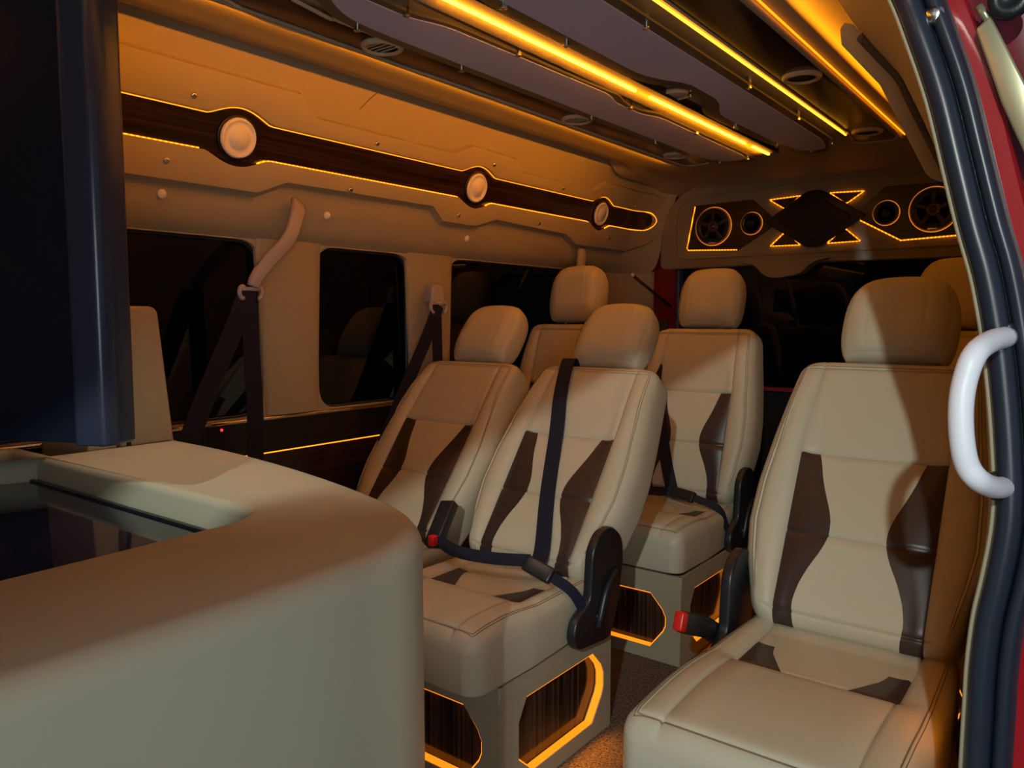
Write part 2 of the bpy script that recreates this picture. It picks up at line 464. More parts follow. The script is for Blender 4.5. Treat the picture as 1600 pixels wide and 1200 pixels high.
for (a, b), nm in zip([(1.045, 1.405), (1.578, 1.405), (2.25, 1.39)], ['left of the big belt arm', 'right of the big belt arm', 'between the second and third windows']):
    if cp is None: o = cp = obj('screw_plug', v, f, PINKW)
    else: o = cp.copy(); COL.objects.link(o)
    o.location = (bx(b)+.001, a, b); o.rotation_euler = (0, R(14), 0)
    tag(o, 'pale round plug on the beige wall above the windows, ' + nm, 'plug', 'pale plugs above the windows')

def seam(pts):
    v, f = tube(catmull([(bx(z)+.0005, y_, z) for y_, z in pts], 6), .0012, 6); return obj('panel_seam', v, f, BROWN, WL)
seam([(1.665, 1.775), (1.645, 1.75), (1.622, 1.715), (1.612, 1.685)])
# windows
def rrect(y0, y1, z0, z1, r, n=8): return roundpoly([(y0, z0), (y1, z0), (y1, z1), (y0, z1)], r, n)
WIN = [(-0.35, 1.372, (YF, 1.485)), (1.578, 1.995, (1.485, 2.10)), (2.205, 3.365, (2.10, 3.44))]
parts = []
for i, (a, b, (c, d)) in enumerate(WIN):
    h = rrect(a, b, 0.792, 1.315, 0.075)
    parts.append(plate_hole(((c, .785), (d, 1.325)), h, 0, XL+.012, -.03))
    g, gf = prism(rrect(a-.01, b+.01, .79, 1.325, .07), 0, XL-.022, XL-.018)
    o = struct('window_%d' % (i+1), g, gf, GLASS, smooth=False)
    v, f = ringband(h, 0, XL-.017, XL-.003, .007)
    s = obj('window_seal', v, f, RUBBER, o)
V, F = merge(*parts)
# curved rear end of the window belt
k0 = len(V); n = 10
for i in range(n+1):
    yy = 3.40+ (YR-3.40)*i/n
    V += [(XL+.012+corner(yy), yy, .785), (XL+.012+corner(yy), yy, 1.325)]
F += [(k0+2*i, k0+2*i+2, k0+2*i+3, k0+2*i+1) for i in range(n)]
belt = obj('window_surround', V, F, VINYL, WL, autosmooth=40)
# pillar trims standing proud between the windows
for (a, b) in ((1.376, 1.574), (1.999, 2.201)):
    poly = []
    for i in range(13):
        q = math.pi*i/12; yy = (a+b)/2-(b-a)/2*math.cos(q); poly.append((XL+.010+.016*math.sin(q), yy))
    poly.append((XL+.0, b)); poly.insert(0, (XL+.0, a))
    v, f = prism(poly, 2, .79, 1.322)
    v = [(x, yy+(0 if z < 1 else (yy-(a+b)/2)*.22), z) for x, yy, z in v]
    p = obj('window_pillar', v, f, VINYL, WL, autosmooth=50)
# below the windows: chrome rail, black band, LED, dark wood
v, f = box((XL-.0, YF, .68), (XL+.012, YR, .786)); obj('black_band', v, f, BLK, WL, smooth=False)
v, f = tube([(XL+.014, YF, .782), (XL+.014, 3.45, .782)], .0065, 10)
tag(obj('chrome_rail', v, f, CHROME), 'long thin chrome rail under the left side windows', 'rail')
led('led_strip', [(XL+.012, YF, .676), (XL+.012, 3.4, .676)], .0018, LED_EDGE, 'faint amber LED line low on the left wall, under the chrome rail')
v, f = box((XL-.01, YF, 0), (XL+.006, YR, .674)); obj('lower_wood_panel', v, f, WOODY, WL, smooth=False)
v, f = lathe([(.004, 0), (.003, .003), (0, .004)], (XL+.012, 1.228, .763), 'X', 12)
tag(obj('indicator_light', v, f, LED_RED), 'tiny glowing red dot just under the chrome rail behind the console', 'indicator light')

# ceiling, lofted across the van
CX = -1.02
half = [(0.0, 1.728), (0.38, 1.728), (0.405, 1.720), (0.412, 1.711), (0.419, 1.711), (0.425, 1.728), (0.455, 1.733), (0.50, 1.738), (0.57, 1.749), (0.63, 1.756), (0.675, 1.757), (0.70, 1.765), (0.715, 1.80), (0.73, 1.815), (0.78, 1.815)]
prof = [(CX-a, b) for a, b in reversed(half)] + [(CX+a, b) for a, b in half[1:]]
V, F = [], []; m = len(prof)
cy = [YF, 1.0, 2.0, 2.95, 3.02, 3.06, 3.10, 3.16, 3.25, 3.35, 3.45, 3.52, 3.57, 3.60]
for yy in cy:
    k = sm((yy-2.98)/.16); zc = 1.728
    for x, z in prof:
        if abs(x-CX) < .60: z2 = z*(1-k)+(1.735+.03*(1-((x-CX)/.6)**2)*0 + .0)*k
        else: z2 = z*(1-k)+(1.757-.02*min(1, (abs(x-CX)-.6)/.18))*k
        z2 -= 0.05*max(0, (yy-3.42)/.18)**2
        V.append((x, yy, z2))
for i in range(len(cy)-1):
    for k in range(m-1): F.append((i*m+k, i*m+k+1, (i+1)*m+k+1, (i+1)*m+k))
CEIL = struct('ceiling', V, F, VINYL, autosmooth=50)
# outer roof skin
v, f = box((-2.15, YF, 1.86), (-0.20, YR+.1, 1.89)); obj('roof_skin', v, f, RED, CEIL, smooth=False)
v, f = box((-2.10, YF, 1.79), (-1.80, YR, 1.86)); obj('roof_edge', v, f, RED, CEIL, smooth=False)

# rear end wall with rounded arch
V, F = [], []
arch = [(-1.80, .0), (-1.80, 1.30), (-1.79, 1.50), (-1.755, 1.62), (-1.70, 1.69), (-1.62, 1.728), (-1.50, 1.745), (-1.3, 1.755), (-1.02, 1.76), (-.74, 1.755), (-.54, 1.745), (-.42, 1.728), (-.34, 1.69), (-.28, 1.62), (-.25, 1.50), (-.24, 1.30), (-.24, 0)]
def rearwall(z0, poly, yy, d): return prism(poly, 1, yy, yy+d)
top = [(-1.80, 1.33)] + arch[2:-2] + [(-.24, 1.33)]
top = roundpoly(top, .04, 3)
v, f = prism([(x, z) for x, z in top] + [(-1.0, 1.335)], 1, YR-.055, YR+.02)
# seen face in brown-beige trim
TRIMR = plain('rear_trim', (0.30, 0.27, 0.22), 0.6)
WR = struct('wall_rear', v, f, TRIMR, bevel=.008)
# raised frame on it
v, f = ringband(roundpoly([(-1.70, 1.375), (-.36, 1.375), (-.355, 1.60), (-.40, 1.668), (-1.02, 1.695), (-1.66, 1.668), (-1.705, 1.60)], .04), 1, YR-.062, YR-.05, .010)
obj('raised_frame', v, f, TRIMR, WR)
v, f = prism([(-2.1, 1.0), (-2.1, 1.9), (0, 1.9), (0, 1.33), (-.24, 1.33), (-1.80, 1.33), (-1.80, 1.0)], 1, YR+.02, YR+.04); obj('rear_panel_backing', v, f, RED, WR, smooth=False)
# lower tailgate: black, with a dark window above
v, f = box((-1.9, YR-.03, 0), (-.1, YR, .755)); obj('tailgate_lower', v, f, BLK, WR, smooth=False)
v, f = box((-1.70, YR-.06, .752), (-.3, YR, .768)); o = obj('tailgate_sill', v, f, DRED, WR, smooth=False)
v, f = box((-1.70, YR, .76), (-.3, YR+.005, 1.34)); o = struct('window_4', v, f, GLASS, smooth=False)
v, f = box((-1.83, YR-.05, .6), (-1.715, YR, 1.335)); o = obj('tailgate_post', v, f, DRED, WR, smooth=False); o['label'] = 'red painted post'
v, f = box((-.33, YR-.05, .6), (-.1, YR, 1.335)); o = obj('tailgate_post', v, f, VINYL, WR, smooth=False)
# brake lamp cover over the rear window
v, f = prism(roundpoly([(-1.385, 1.352), (-1.30, 1.335), (-1.255, 1.283), (-1.205, 1.268), (-1.09, 1.283), (-1.04, 1.335), (-.96, 1.352)], .03), 1, YR-.10, YR-.02)
tag(obj('brake_lamp_cover', v, f, TRIMR, bevel=.012), 'beige hump shaped cover hanging over the top of the rear window', 'cover')
# gas strut
t = empty('gas_strut', (-1.86, 3.38, 1.30), 'thin black strut in the far left rear corner above the seats', 'strut')
v, f = tube([(0, 0, 0), (.13, .18, -.16)], .007, 8); obj('strut_rod', v, f, BLACKP, t)
v, f = lathe([(0, -.011), (.008, -.008), (.011, 0), (.008, .008), (0, .011)], (0, 0, 0), 'X', 14); obj('ball_joint', v, f, PINKW, t)

# right side wall behind the door opening
BASER = [(0, -.09), (.8, -.085), (1.1, -.10), (1.30, -.14), (1.5, -.19), (1.62, -.22), (1.80, -.27)]
V, F = [], []; zz = [0, .4, .8, 1.0, 1.1, 1.2, 1.3, 1.4, 1.5, 1.62, 1.72, 1.81]
yr = [1.36, 2.0, 2.8, 3.40, 3.5, 3.55, 3.58, 3.60]
for yy in yr:
    for z in zz: V.append((interp(BASER, z)-corner(yy), yy, z))
n = len(zz)
F = [(i*n+k, (i+1)*n+k, (i+1)*n+k+1, i*n+k+1) for i in range(len(yr)-1) for k in range(n-1)]
WRT = struct('wall_right', V, F, VINYL)
led('led_strip', [(-.128, 1.50, .76), (-.128, 1.36, .60), (-.128, 1.28, .42)], .004, LED_BOX, 'upright amber glow line on the right wall beside the nearest single seat')  # line added to imitate the amber glow from the seat base

# front bulkhead low part closes the space beyond the console
v, f = box((-2.1, YF-.02, 0), (-.3, YF, 1.85)); struct('wall_front', v, f, VINYL, smooth=False)

# floor
v, f = box((-2.05, YF, -.03), (-.06, YR, 0)); struct('floor', v, f, CARPET, smooth=False)
v, f = box((-.06, YF, -.16), (.02, 1.05, -.03)); struct('trim_1', v, f, BLACKP, smooth=False)
v, f = box((-9, -9, -.62), (9, 12, -.6)); ASPH = plain('asphalt', (.03, .03, .032), .9, bump=(60, .5, .01)); struct('ground', v, f, ASPH, smooth=False)
# ------------------------------------------------------------------ ceiling fittings
def slab(poly, z0, z1): return prism(poly, 2, z0, z1)
# wood inlays
pl = roundpoly([(-1.415, 3.01), (-1.30, 3.01), (-1.315, 2.6), (-1.332, 1.1), (-1.30, .93), (-1.40, .86), (-1.448, 1.0), (-1.425, 1.5)], [.05, .05, .02, .02, .1, .1, .12, .3])
v, f = slab(pl, 1.716, 1.729)
tag(obj('ceiling_inlay', v, f, WOODC, bevel=.002), 'reddish brown wood inlay on the left of the ceiling, with round vents', 'ceiling inlay')
pr = roundpoly([(-.755, 2.99), (-.63, 3.03), (-.603, 2.95), (-.603, -.3), (-.728, -.3), (-.728, 2.8)], [.05, .05, .1, .02, .02, .3])
v, f = slab(pr, 1.716, 1.729)
tag(obj('ceiling_inlay', v, f, WOODD, bevel=.002), 'near-black glossy wood inlay on the right of the ceiling, with ring vents', 'ceiling inlay')
# rim around inlays
v, f = ringband(pr, 2, 1.712, 1.73, -.006); tag(obj('inlay_rim', v, f, VENTM), 'thin beige rim around the dark right ceiling inlay', 'rim')
v, f = ringband(pl, 2, 1.712, 1.73, -.006); tag(obj('inlay_rim', v, f, VENTM), 'thin beige rim around the reddish left ceiling inlay', 'rim')
# acrylic panels
PA = roundpoly([(-1.20, .93), (-1.30, 1.06), (-1.312, 1.20), (-1.30, 2.90), (-1.25, 3.01), (-1.12, 3.03), (-1.108, 2.96), (-1.108, 2.16), (-1.135, 2.10), (-1.135, 2.0), (-1.108, 1.93), (-1.118, 1.75), (-1.13, 1.25), (-1.155, 1.17), (-1.155, .93)],
               [.08, .12, .12, .08, .08, .02, .03, .02, .02, .03, .2, .05, .05, .05, .05])
PB = roundpoly([(-1.0, 1.17), (-1.008, 1.25), (-1.008, 1.82), (-.985, 1.90), (-.935, 1.95), (-.935, 2.10), (-.998, 2.22), (-1.005, 2.32), (-.985, 2.80), (-.95, 3.02), (-.82, 3.02), (-.785, 2.85), (-.785, 1.2), (-.80, .95), (-.93, .95)],
               [.05, .05, .1, .05, .06, .06, .05, .1, .2, .08, .1, .2, .2, .08, .08])
FA = roundpoly([(-1.19, .96), (-1.275, 1.08), (-1.282, 1.22), (-1.268, 2.85), (-1.22, 2.96), (-1.14, 2.97), (-1.125, 2.9), (-1.122, 2.20), (-1.15, 2.13), (-1.15, 1.98), (-1.122, 1.90), (-1.145, 1.25), (-1.175, 1.17), (-1.175, .96)], [.08, .12, .12, .08, .08, .04, .03, .05, .03, .03, .05, .05, .05, .05], 5)
FB = roundpoly([(-.972, 1.22), (-.972, 1.78), (-.95, 1.86), (-.905, 1.93), (-.905, 2.14), (-.965, 2.28), (-.955, 2.75), (-.92, 2.96), (-.84, 2.96), (-.812, 2.82), (-.812, 1.22), (-.83, .98), (-.93, .98)], [.05, .05, .05, .06, .06, .05, .2, .08, .08, .2, .2, .08, .08], 5)
SCA = [(-1.16, 1.15), (-1.300, 1.143), (-1.302, 1.481), (-1.123, 1.479), (-1.137, 2.039), (-1.296, 2.08), (-1.115, 2.449), (-1.293, 2.50), (-1.13, 2.95), (-1.25, 2.97)]
SCB = [(-.999, 1.495), (-.806, 1.51), (-.945, 2.03), (-.79, 2.06), (-.98, 2.45), (-.79, 2.47), (-.965, 2.80), (-.80, 2.88), (-.90, 2.98), (-.98, 1.24)]
for poly, sc, lb, gx in ((PA, SCA, 'long lavender acrylic ceiling panel left of the bright centre LED', 0), (PB, SCB, 'long lavender acrylic ceiling panel right of the bright centre LED', 1)):
    t = empty('ceiling_panel', (0, 0, 0), lb, 'ceiling panel')
    v, f = slab(poly, 1.703, 1.709); o = obj('acrylic_sheet', v, f, ACLR, t, smooth=False); o['label'] = 'dark clear border'
    v, f = slab(FA if gx == 0 else FB, 1.7015, 1.7035); obj('printed_field', v, f, ACRYL, t, smooth=False)
    for a, b in sc:
        v, f = lathe([(.0065, .024), (.0065, 0), (.0085, 0), (.0085, -.007), (.004, -.009), (0, -.009)], (a, b, 1.703), 'Z', 14); obj('standoff_screw', v, f, CHROME, t, autosmooth=40)
# LED lines in the ceiling
def barled(name, x, a, b, z, wx, mat, label):
    v, f = box((x-wx/2, a, z-.003), (x+wx/2, b, z+.002)); return tag(obj(name, v, f, mat, smooth=False), label, 'led light')
barled('led_strip', -1.056, 1.14, 1.92, 1.706, .007, LED_BRIGHT, 'longest bright amber LED bar along the middle of the ceiling, nearest the camera')
barled('led_strip', -1.052, 2.00, 2.72, 1.706, .007, LED_BRIGHT, 'bright amber LED bar in the ceiling middle, just behind the oval lens')
barled('led_strip', -1.048, 2.78, 2.95, 1.706, .007, LED_BRIGHT, 'short bright amber LED bar at the rear end of the ceiling')
barled('led_strip', -.738, -.3, 2.82, 1.710, .0045, LED_THIN, 'thin bright yellow LED line beside the dark right ceiling inlay')
barled('led_strip', CX-.430, -.2, 3.0, 1.724, .004, LED_COVE, 'amber LED line tucked behind the left ceiling inlay')
barled('led_strip', CX+.430, -.2, 3.0, 1.724, .002, LED_EDGE, 'amber LED line on the outer side of the dark ceiling inlay')
v, f = slab(roundpoly([(-1.112, 1.05), (-1.015, 1.05), (-1.015, 2.0), (-1.02, 2.93), (-1.045, 2.97), (-1.112, 2.95)], .02), 1.709, 1.729)
tag(obj('light_channel', v, f, VINYL, bevel=.002), 'narrow beige channel carrying the bright LED bars along the ceiling middle', 'light channel')
# raised dark rib and lens in the centre channel
v, f = box((-1.014, 1.15, 1.704), (-1.009, 2.95, 1.728)); tag(obj('channel_rib', v, f, BLK, smooth=False, bevel=.002), 'thin black rib beside the centre LED bars on the ceiling', 'rib')
t = empty('ceiling_lens', (-1.0, 2.05, 1.716), 'small oval purple lens between the centre LED bars', 'lamp')
v, f = lathe([(.0, -.004), (.03, -.004), (.034, 0), (.034, .006)], (0, 0, 0), 'Z', 30); obj('lens', v, f, LAV, t)
v, f = lathe([(.034, .0), (.036, -.006), (.040, -.006), (.041, .006)], (0, 0, 0), 'Z', 30); obj('lens_ring', v, f, VENTM, t)
# vents: ring, recess, slats
vp = None
def make_vent():
    t = empty('ceiling_vent', (0, 0, 0), 'x', 'vent', 'round vents in the ceiling inlays')
    v, f = lathe([(.036, -.0055), (.038, -.010), (.046, -.010), (.050, -.004), (.050, 0)], (0, 0, 0), 'Z', 40)
    # open ring, drop the caps
    f = f[:-2]; obj('vent_ring', v, f, VENTM, t)
    v, f = lathe([(.0, -.003), (.037, -.003), (.037, 0)], (0, 0, 0), 'Z', 32); obj('vent_recess', v, f, BLK, t)
    ps = []
    for k in (-1.5, -.5, .5, 1.5):
        L = math.sqrt(.036**2-(k*.014)**2); ps.append(box((-L, k*.014-.0014, -.0055), (L, k*.014+.0014, -.0035)))
    v, f = merge(*ps); obj('vent_slats', v, f, VENTM, t, smooth=False)
    return t
vt = make_vent(); kids = list(vt.children)
VN = [(-1.365, 1.275, 'slatted round vent nearest the camera in the left ceiling inlay', 0), (-1.362, 2.10, 'round vent in the middle of the left ceiling inlay', 0), (-1.348, 2.78, 'round vent at the rear end of the left ceiling inlay', 0),
      (-.664, 2.10, 'ring vent in the dark right ceiling inlay, beside the thin LED line', 1), (-.672, 2.83, 'ring vent at the rear end of the dark right ceiling inlay', 1)]
for i, (a, b, lb, dk) in enumerate(VN):
    if i == 0: t = vt
    else:
        t = vt.copy(); COL.objects.link(t)
        for c in kids:
            if dk and c.name.startswith('vent_slats'): continue
            k = c.copy(); COL.objects.link(k); k.parent = t
    t.location = (a, b, 1.716); t['label'] = lb

# ------------------------------------------------------------------ rear speaker panel
def rp(poly, r=.012): return roundpoly(poly, r, 4)
M = -1.045; YP = YR-.057
def mir(poly): return [(2*M-x, z) for x, z in reversed(poly)]
left = [(-1.65, 1.418), (-1.395, 1.405), (-1.235, 1.50), (-1.235, 1.55), (-1.325, 1.636), (-1.62, 1.632)]
TL = [(-1.255, 1.628), (-1.10, 1.634), (-1.175, 1.575)]
BL = [(-1.245, 1.414), (-1.095, 1.412), (-1.172, 1.480)]
t = empty('speaker_panel', (M, YP, 1.40), 'wide black speaker panel with diamond grille and amber outlines on the rear wall', 'speaker panel')
def PT(name, vf, mat, lab=None, **k):
    v, f = vf; v = [(a-M, b-YP, c-1.40) for a, b, c in v]; o = obj(name, v, f, mat, t, **k)
    if lab: o['label'] = lab
    return o
for poly in (left, mir(left)):
    PT('wood_field', prism(rp(poly), 1, YP-.004, YP+.004), WOODX, smooth=False)
for poly in (TL, mir(TL), BL, mir(BL)):
    PT('corner_field', prism(rp(poly, .015), 1, YP-.004, YP+.004), WOODX, smooth=False)
    PT('corner_outline', ringband(rp(poly, .015), 1, YP-.008, YP, .0045), LED_REAR, 'glowing amber outline', smooth=False)
for sgn in (0, 1):
    pth = [(-1.61, 1.628), (-1.648, 1.43), (-1.642, 1.42), (-1.395, 1.409)] if not sgn else [(2*M+1.395, 1.409), (2*M+1.64, 1.42)]
    if sgn: pth = [(2*M+1.235, 1.503), (2*M+1.395, 1.409), (2*M+1.65, 1.418), (2*M+1.62, 1.632)]
    v, f = tube(resample([(x, YP-.005, z) for x, z in pth], .02), .003, 6); PT('side_outline', (v, f), LED_REAR, 'glowing amber outline')
# diamond grille
dia = [(-1.262, 1.525), (-1.075, 1.648), (-1.015, 1.648), (-.828, 1.525), (-1.015, 1.402), (-1.075, 1.402)]
PT('diamond_frame', prism(rp(dia, .02), 1, YP-.022, YP), BLK, bevel=.004)
di2 = [(M+(x-M)*.74, 1.525+(z-1.525)*.74) for x, z in dia]
PT('diamond_grille', prism(rp(di2, .015), 1, YP-.027, YP-.02), GRILLE, bevel=.003)
for sx in (-.47, -.283, .291, .467):
    big = abs(sx) > .4; r = .088 if big else .050; x = M+sx; z = 1.526; s = r/.088
    PT('speaker_ring', (lambda vf: (vf[0], vf[1][:-2]))(lathe([(r*.93, .010), (r*.95, .016), (r, .016), (r*1.02, .002)], (x, YP, z), 'Y', 48, -1)), plain('ring%d' % int(sx*100), (.9, .6, .35), .35, metal=.6), 'thin shiny ring')
    PT('speaker_cone', lathe([(r*.95, .008), (r*.9, .013), (r*.8, .010), (r*.35, .002), (r*.33, .006)], (x, YP, z), 'Y', 48, -1), SPK)
    PT('speaker_dome', lathe([(r*.34, .004), (r*.30, .012), (r*.22, .014), (r*.20, .010), (r*.12, .020), (0, .024)], (x, YP, z), 'Y', 32, -1), SPK if not big else plain('dome%d' % int(sx*100), (.10, .06, .05), .25, metal=.5))
    v, f = tube([(x+r*1.03*math.cos(a), YP-.006, z+r*1.03*math.sin(a)) for a in [i*math.pi/24 for i in range(48)]], .0016, 6, closed=True); PT('rim_glow', (v, f), RIM_GLOW, 'faint amber rim reflection')
    if big:
        for k in range(5):
            a = math.pi/2+k*2*math.pi/5; c, s_ = math.cos(a), math.sin(a); q = .007
            P = [(x+c*r*.30-s_*q, z+s_*r*.30+c*q), (x+c*r*.93-s_*q*1.6, z+s_*r*.93+c*q*1.6), (x+c*r*.93+s_*q*1.6, z+s_*r*.93-c*q*1.6), (x+c*r*.30+s_*q, z+s_*r*.30-c*q)]
            PT('speaker_spoke', prism(P, 1, YP-.016, YP-.011), BLACKP, bevel=.001)
        v, f = box((x-.018, YP-.0175, z-r*.92), (x+.018, YP-.0155, z-r*.86)); PT('badge', (v, f), CHROME, 'small silver badge', smooth=False)
# ------------------------------------------------------------------ upholstered pads
def pad(hw, L, Hf, wall, Hb, s1, s2, ts_feat, bump, groove, r=.055, p=2.3, seam_d=.030):
    """grid pad; returns verts (x, l, h) and faces with tag. Column curves follow the insert outlines."""
    ends = [0, .0015, .006, .014, .024, seam_d-.003, seam_d, seam_d+.003, .045, .062]
    tl = set()
    for e in ends: tl.add(e); tl.add(L-e)
    n = int(L/.018)
    for i in range(1, n): tl.add(L*i/n)
    for q in ts_feat: tl |= {q-.0045, q, q+.0045}
    tl = sorted(t for t in tl if 0 <= t <= L); t2 = [tl[0]]
    for q in tl[1:]:
        if q-t2[-1] > .0009: t2.append(q)
    tl = t2; tl[-1] = L
    def cols(l):
        w_ = hw(l); a = s1(l); b = s2(l); k = min(1, (w_-a-.010)/.075)
        c = [w_-e*k for e in ends]+[(w_-.062*k)*.5+(a+.0045)*.5, a+.0045, a, a-.0045, (a+b)/2, b+.004, b, b-.004, b*.66, b*.33]
        return [-v for v in c]+[0.0]+[v for v in reversed(c)]
    def eprof(d):
        d = min(1, max(0, d)/r); return (1-(1-d)**p)**(1/p)
    C = [cols(l) for l in tl]; nc = len(C[0]); nr = len(tl); ia = len(ends)+2
    V = []
    for side in (1, -1):
        for i, l in enumerate(tl):
            w_ = hw(l)
            for j, x in enumerate(C[i]):
                dx = w_-abs(x); dy = min(l, L-l); e = eprof(dx)*eprof(dy)
                if side == 1:
                    h = wall/2+Hf*e+bump(x, l)*e
                    dd = min(dx, dy); h -= groove*math.exp(-((dd-seam_d)/.0025)**2) if dd > .001 else 0
                    if j in (ia, nc-1-ia): h -= groove*e
                    for q in ts_feat:
                        if abs(l-q) < .0005 and abs(x) < s1(l)+.002: h -= groove*e
                else: h = -wall/2-Hb*e
                V.append((x, l, h))
    F, FI = [], []
    off = nr*nc
    for i in range(nr-1):
        for j in range(nc-1):
            q = (i*nc+j, i*nc+j+1, (i+1)*nc+j+1, (i+1)*nc+j)
            yield_ins = (ia <= j < ia+4 or nc-1-ia-4 <= j < nc-1-ia)
            lm = (tl[i]+tl[i+1])/2
            FI.append((q, lm, j < nc/2)) if yield_ins else F.append(q)
            F.append(tuple(off+k for k in reversed(q)))
    rows_ = [i for i, q in enumerate(tl) if .06 < q < L-.03]
    global LOOPS; LOOPS = []
    for kc in (4, 6):
        dd_ = ends[kc]; ir = min(range(nr), key=lambda i: abs(tl[i]-(L-dd_)))
        js = [j for j in range(kc, nc-kc)]
        P_ = [V[i*nc+kc] for i in rows_ if tl[i] < tl[ir]]+[V[ir*nc+j] for j in js]+[V[i*nc+nc-1-kc] for i in reversed(rows_) if tl[i] < tl[ir]]
        Q_ = [P_[0]]
        for q in P_[1:]:
            if sum((a_-b_)**2 for a_, b_ in zip(q, Q_[-1])) > .000025: Q_.append(q)
        LOOPS.append(Q_)
    ring = [j for j in range(nc)]+[i*nc+nc-1 for i in range(1, nr)]+[(nr-1)*nc+j for j in range(nc-2, -1, -1)]+[i*nc for i in range(nr-2, 0, -1)]
    for a, b in zip(ring, ring[1:]+ring[:1]): F.append((b, a, off+a, off+b))
    return V, F, FI
def split(V, F, FI, lo, hi):
    base = list(F); L_, R_ = [], []
    for q, lm, isl in FI:
        if lo <= lm <= hi: (L_ if isl else R_).append(q)
        else: base.append(q)
    return base, L_, R_
def usedonly(V, F):
    idx = sorted({i for f in F for i in f}); mp = {a: b for b, a in enumerate(idx)}
    return [V[i] for i in idx], [tuple(mp[i] for i in f) for f in F]

# backrest
LB = .655
def hw_back(l):
    w_ = interp([(0, .196), (.06, .212), (.14, .236), (.22, .248), (.32, .246), (.44, .232), (.56, .214), (.655, .200)], l)
    c = .045
    if l > LB-c: w_ -= c*(1-math.sqrt(max(0, 1-((l-(LB-c))/c)**2)))*.75
    if l < c: w_ -= c*(1-math.sqrt(max(0, 1-((c-l)/c)**2)))*.5
    return w_
def s1b(l): return interp([(0, .148), (.40, .152), (.655, .140)], l)
S2T = [(0, .104), (.05, .110), (.09, .103), (.13, .088), (.17, .068), (.20, .058), (.23, .057), (.26, .064), (.30, .080), (.34, .094), (.38, .104), (.40, .112), (.655, .10)]
def s2b(l):
    # smoothed table
    return (interp(S2T, l-.008)+interp(S2T, l)+interp(S2T, l+.008))/3
def bump_b(x, l):
    ax = abs(x); b = .020*sm((ax-.125)/.06)*sm((.60-l)/.15+.35)
    b += .010*math.exp(-((l-.22)/.14)**2)*(1-sm((ax-.10)/.05)) - .010*math.exp(-((l-.40)/.06)**2)*(1-sm((ax-.12)/.04))*0.6
    return b
Vb, Fb, FIb = pad(hw_back, LB, .042, .055, .030, s1b, s2b, [.205, .400], bump_b, .0052)
baseF, LI, RI = split(Vb, Fb, FIb, -1, .400)
VbW = [(x, .070-h, l) for x, l, h in Vb]
LoopB = [[(x, .0697-h, l) for x, l, h in q] for q in LOOPS]
# headrest
LH = .235
def hw_head(l):
    k = l/LH
    if k > .45: u = (k-.45)/.55; return .128*(.34+.66*(1-u**2.3)**(1/2.3))
    u = (.45-k)/.45; return .128*(.80+.20*math.sqrt(max(0, 1-u**2.4)))
Vh, Fh, FIh = pad(hw_head, LH, .055, .022, .050, lambda l: hw_head(l)*.5, lambda l: hw_head(l)*.35, [], lambda x, l: 0, .002, r=.075, p=2.1, seam_d=.012)
VhW = [(x, .045-h, l) for x, l, h in Vh]; Fh = Fh+[q for q, _, _ in FIh]
# cushions
def make_cushion(LC, tA, tB):
    def hwc(l):
        c = .045; w_ = interp([(0, .205), (.08, .212), (LC*.6, .224), (LC, .220)], l)
        if l > LC-c: w_ -= c*(1-math.sqrt(max(0, 1-((l-(LC-c))/c)**2)))*.8
        return w_
    def s1c(l): return .146
    def s2c(l): return interp([(tA, .108), (tA+.03, .100), (tB-.02, .070), (tB, .058), (LC, .058)], l)
    def bmp(x, l):
        ax = abs(x); c = sm((ax-.13)/.05); fr = sm((l-tB+.005)/.05)
        b = -.016*(1-max(c, fr))*(1 if l > tA-.08 else .6)
        b += .012*max(0, math.sin(min(1, max(0, (l-tB)/(LC-tB)))*math.pi))*1.0
        b += .018*sm((.05-l)/.05)
        return b
    Vc, Fc, FIc = pad(hwc, LC, .042, .085, .012, s1c, s2c, [tB], bmp, .0048, r=.055, p=2.4)
    b, l_, r_ = split(Vc, Fc, FIc, tA, tB)
    VW = [(x, .085-l, h+.055) for x, l, h in Vc]
    return VW, b, l_, r_, [[(x, .085-l, h+.0553) for x, l, h in q] for q in LOOPS]
CU_S = make_cushion(.525, .170, .275)
CU_L = make_cushion(.625, .170, .275)

def recliner(side):
    pl = [(-.11, .025), (-.10, .07), (-.035, .10), (-.03, .17), (-.025, .225), (.01, .265), (.065, .272), (.115, .235), (.125, .17), (.10, .06), (.06, -.02), (-.02, -.012), (-.09, -.005)]
    v, f = prism(roundpoly(pl, .022, 4), 0, -.013, .013)
    lv = tube(catmull([(.016, .085, .155), (.020, .03, .12), (.020, .0, .06), (.016, -.005, .03)], 5), .0095, 8)
    bolt = lathe([(.010, 0), (.010, .017), (.006, .019), (0, .019)], (0, .0, .055), 'X', 14, 1)
    if side < 0:
        lv = ([(-a, b, c) for a, b, c in lv[0]], lv[1]); bolt = ([(-a, b, c) for a, b, c in bolt[0]], bolt[1])
    return (v, f), lv, bolt

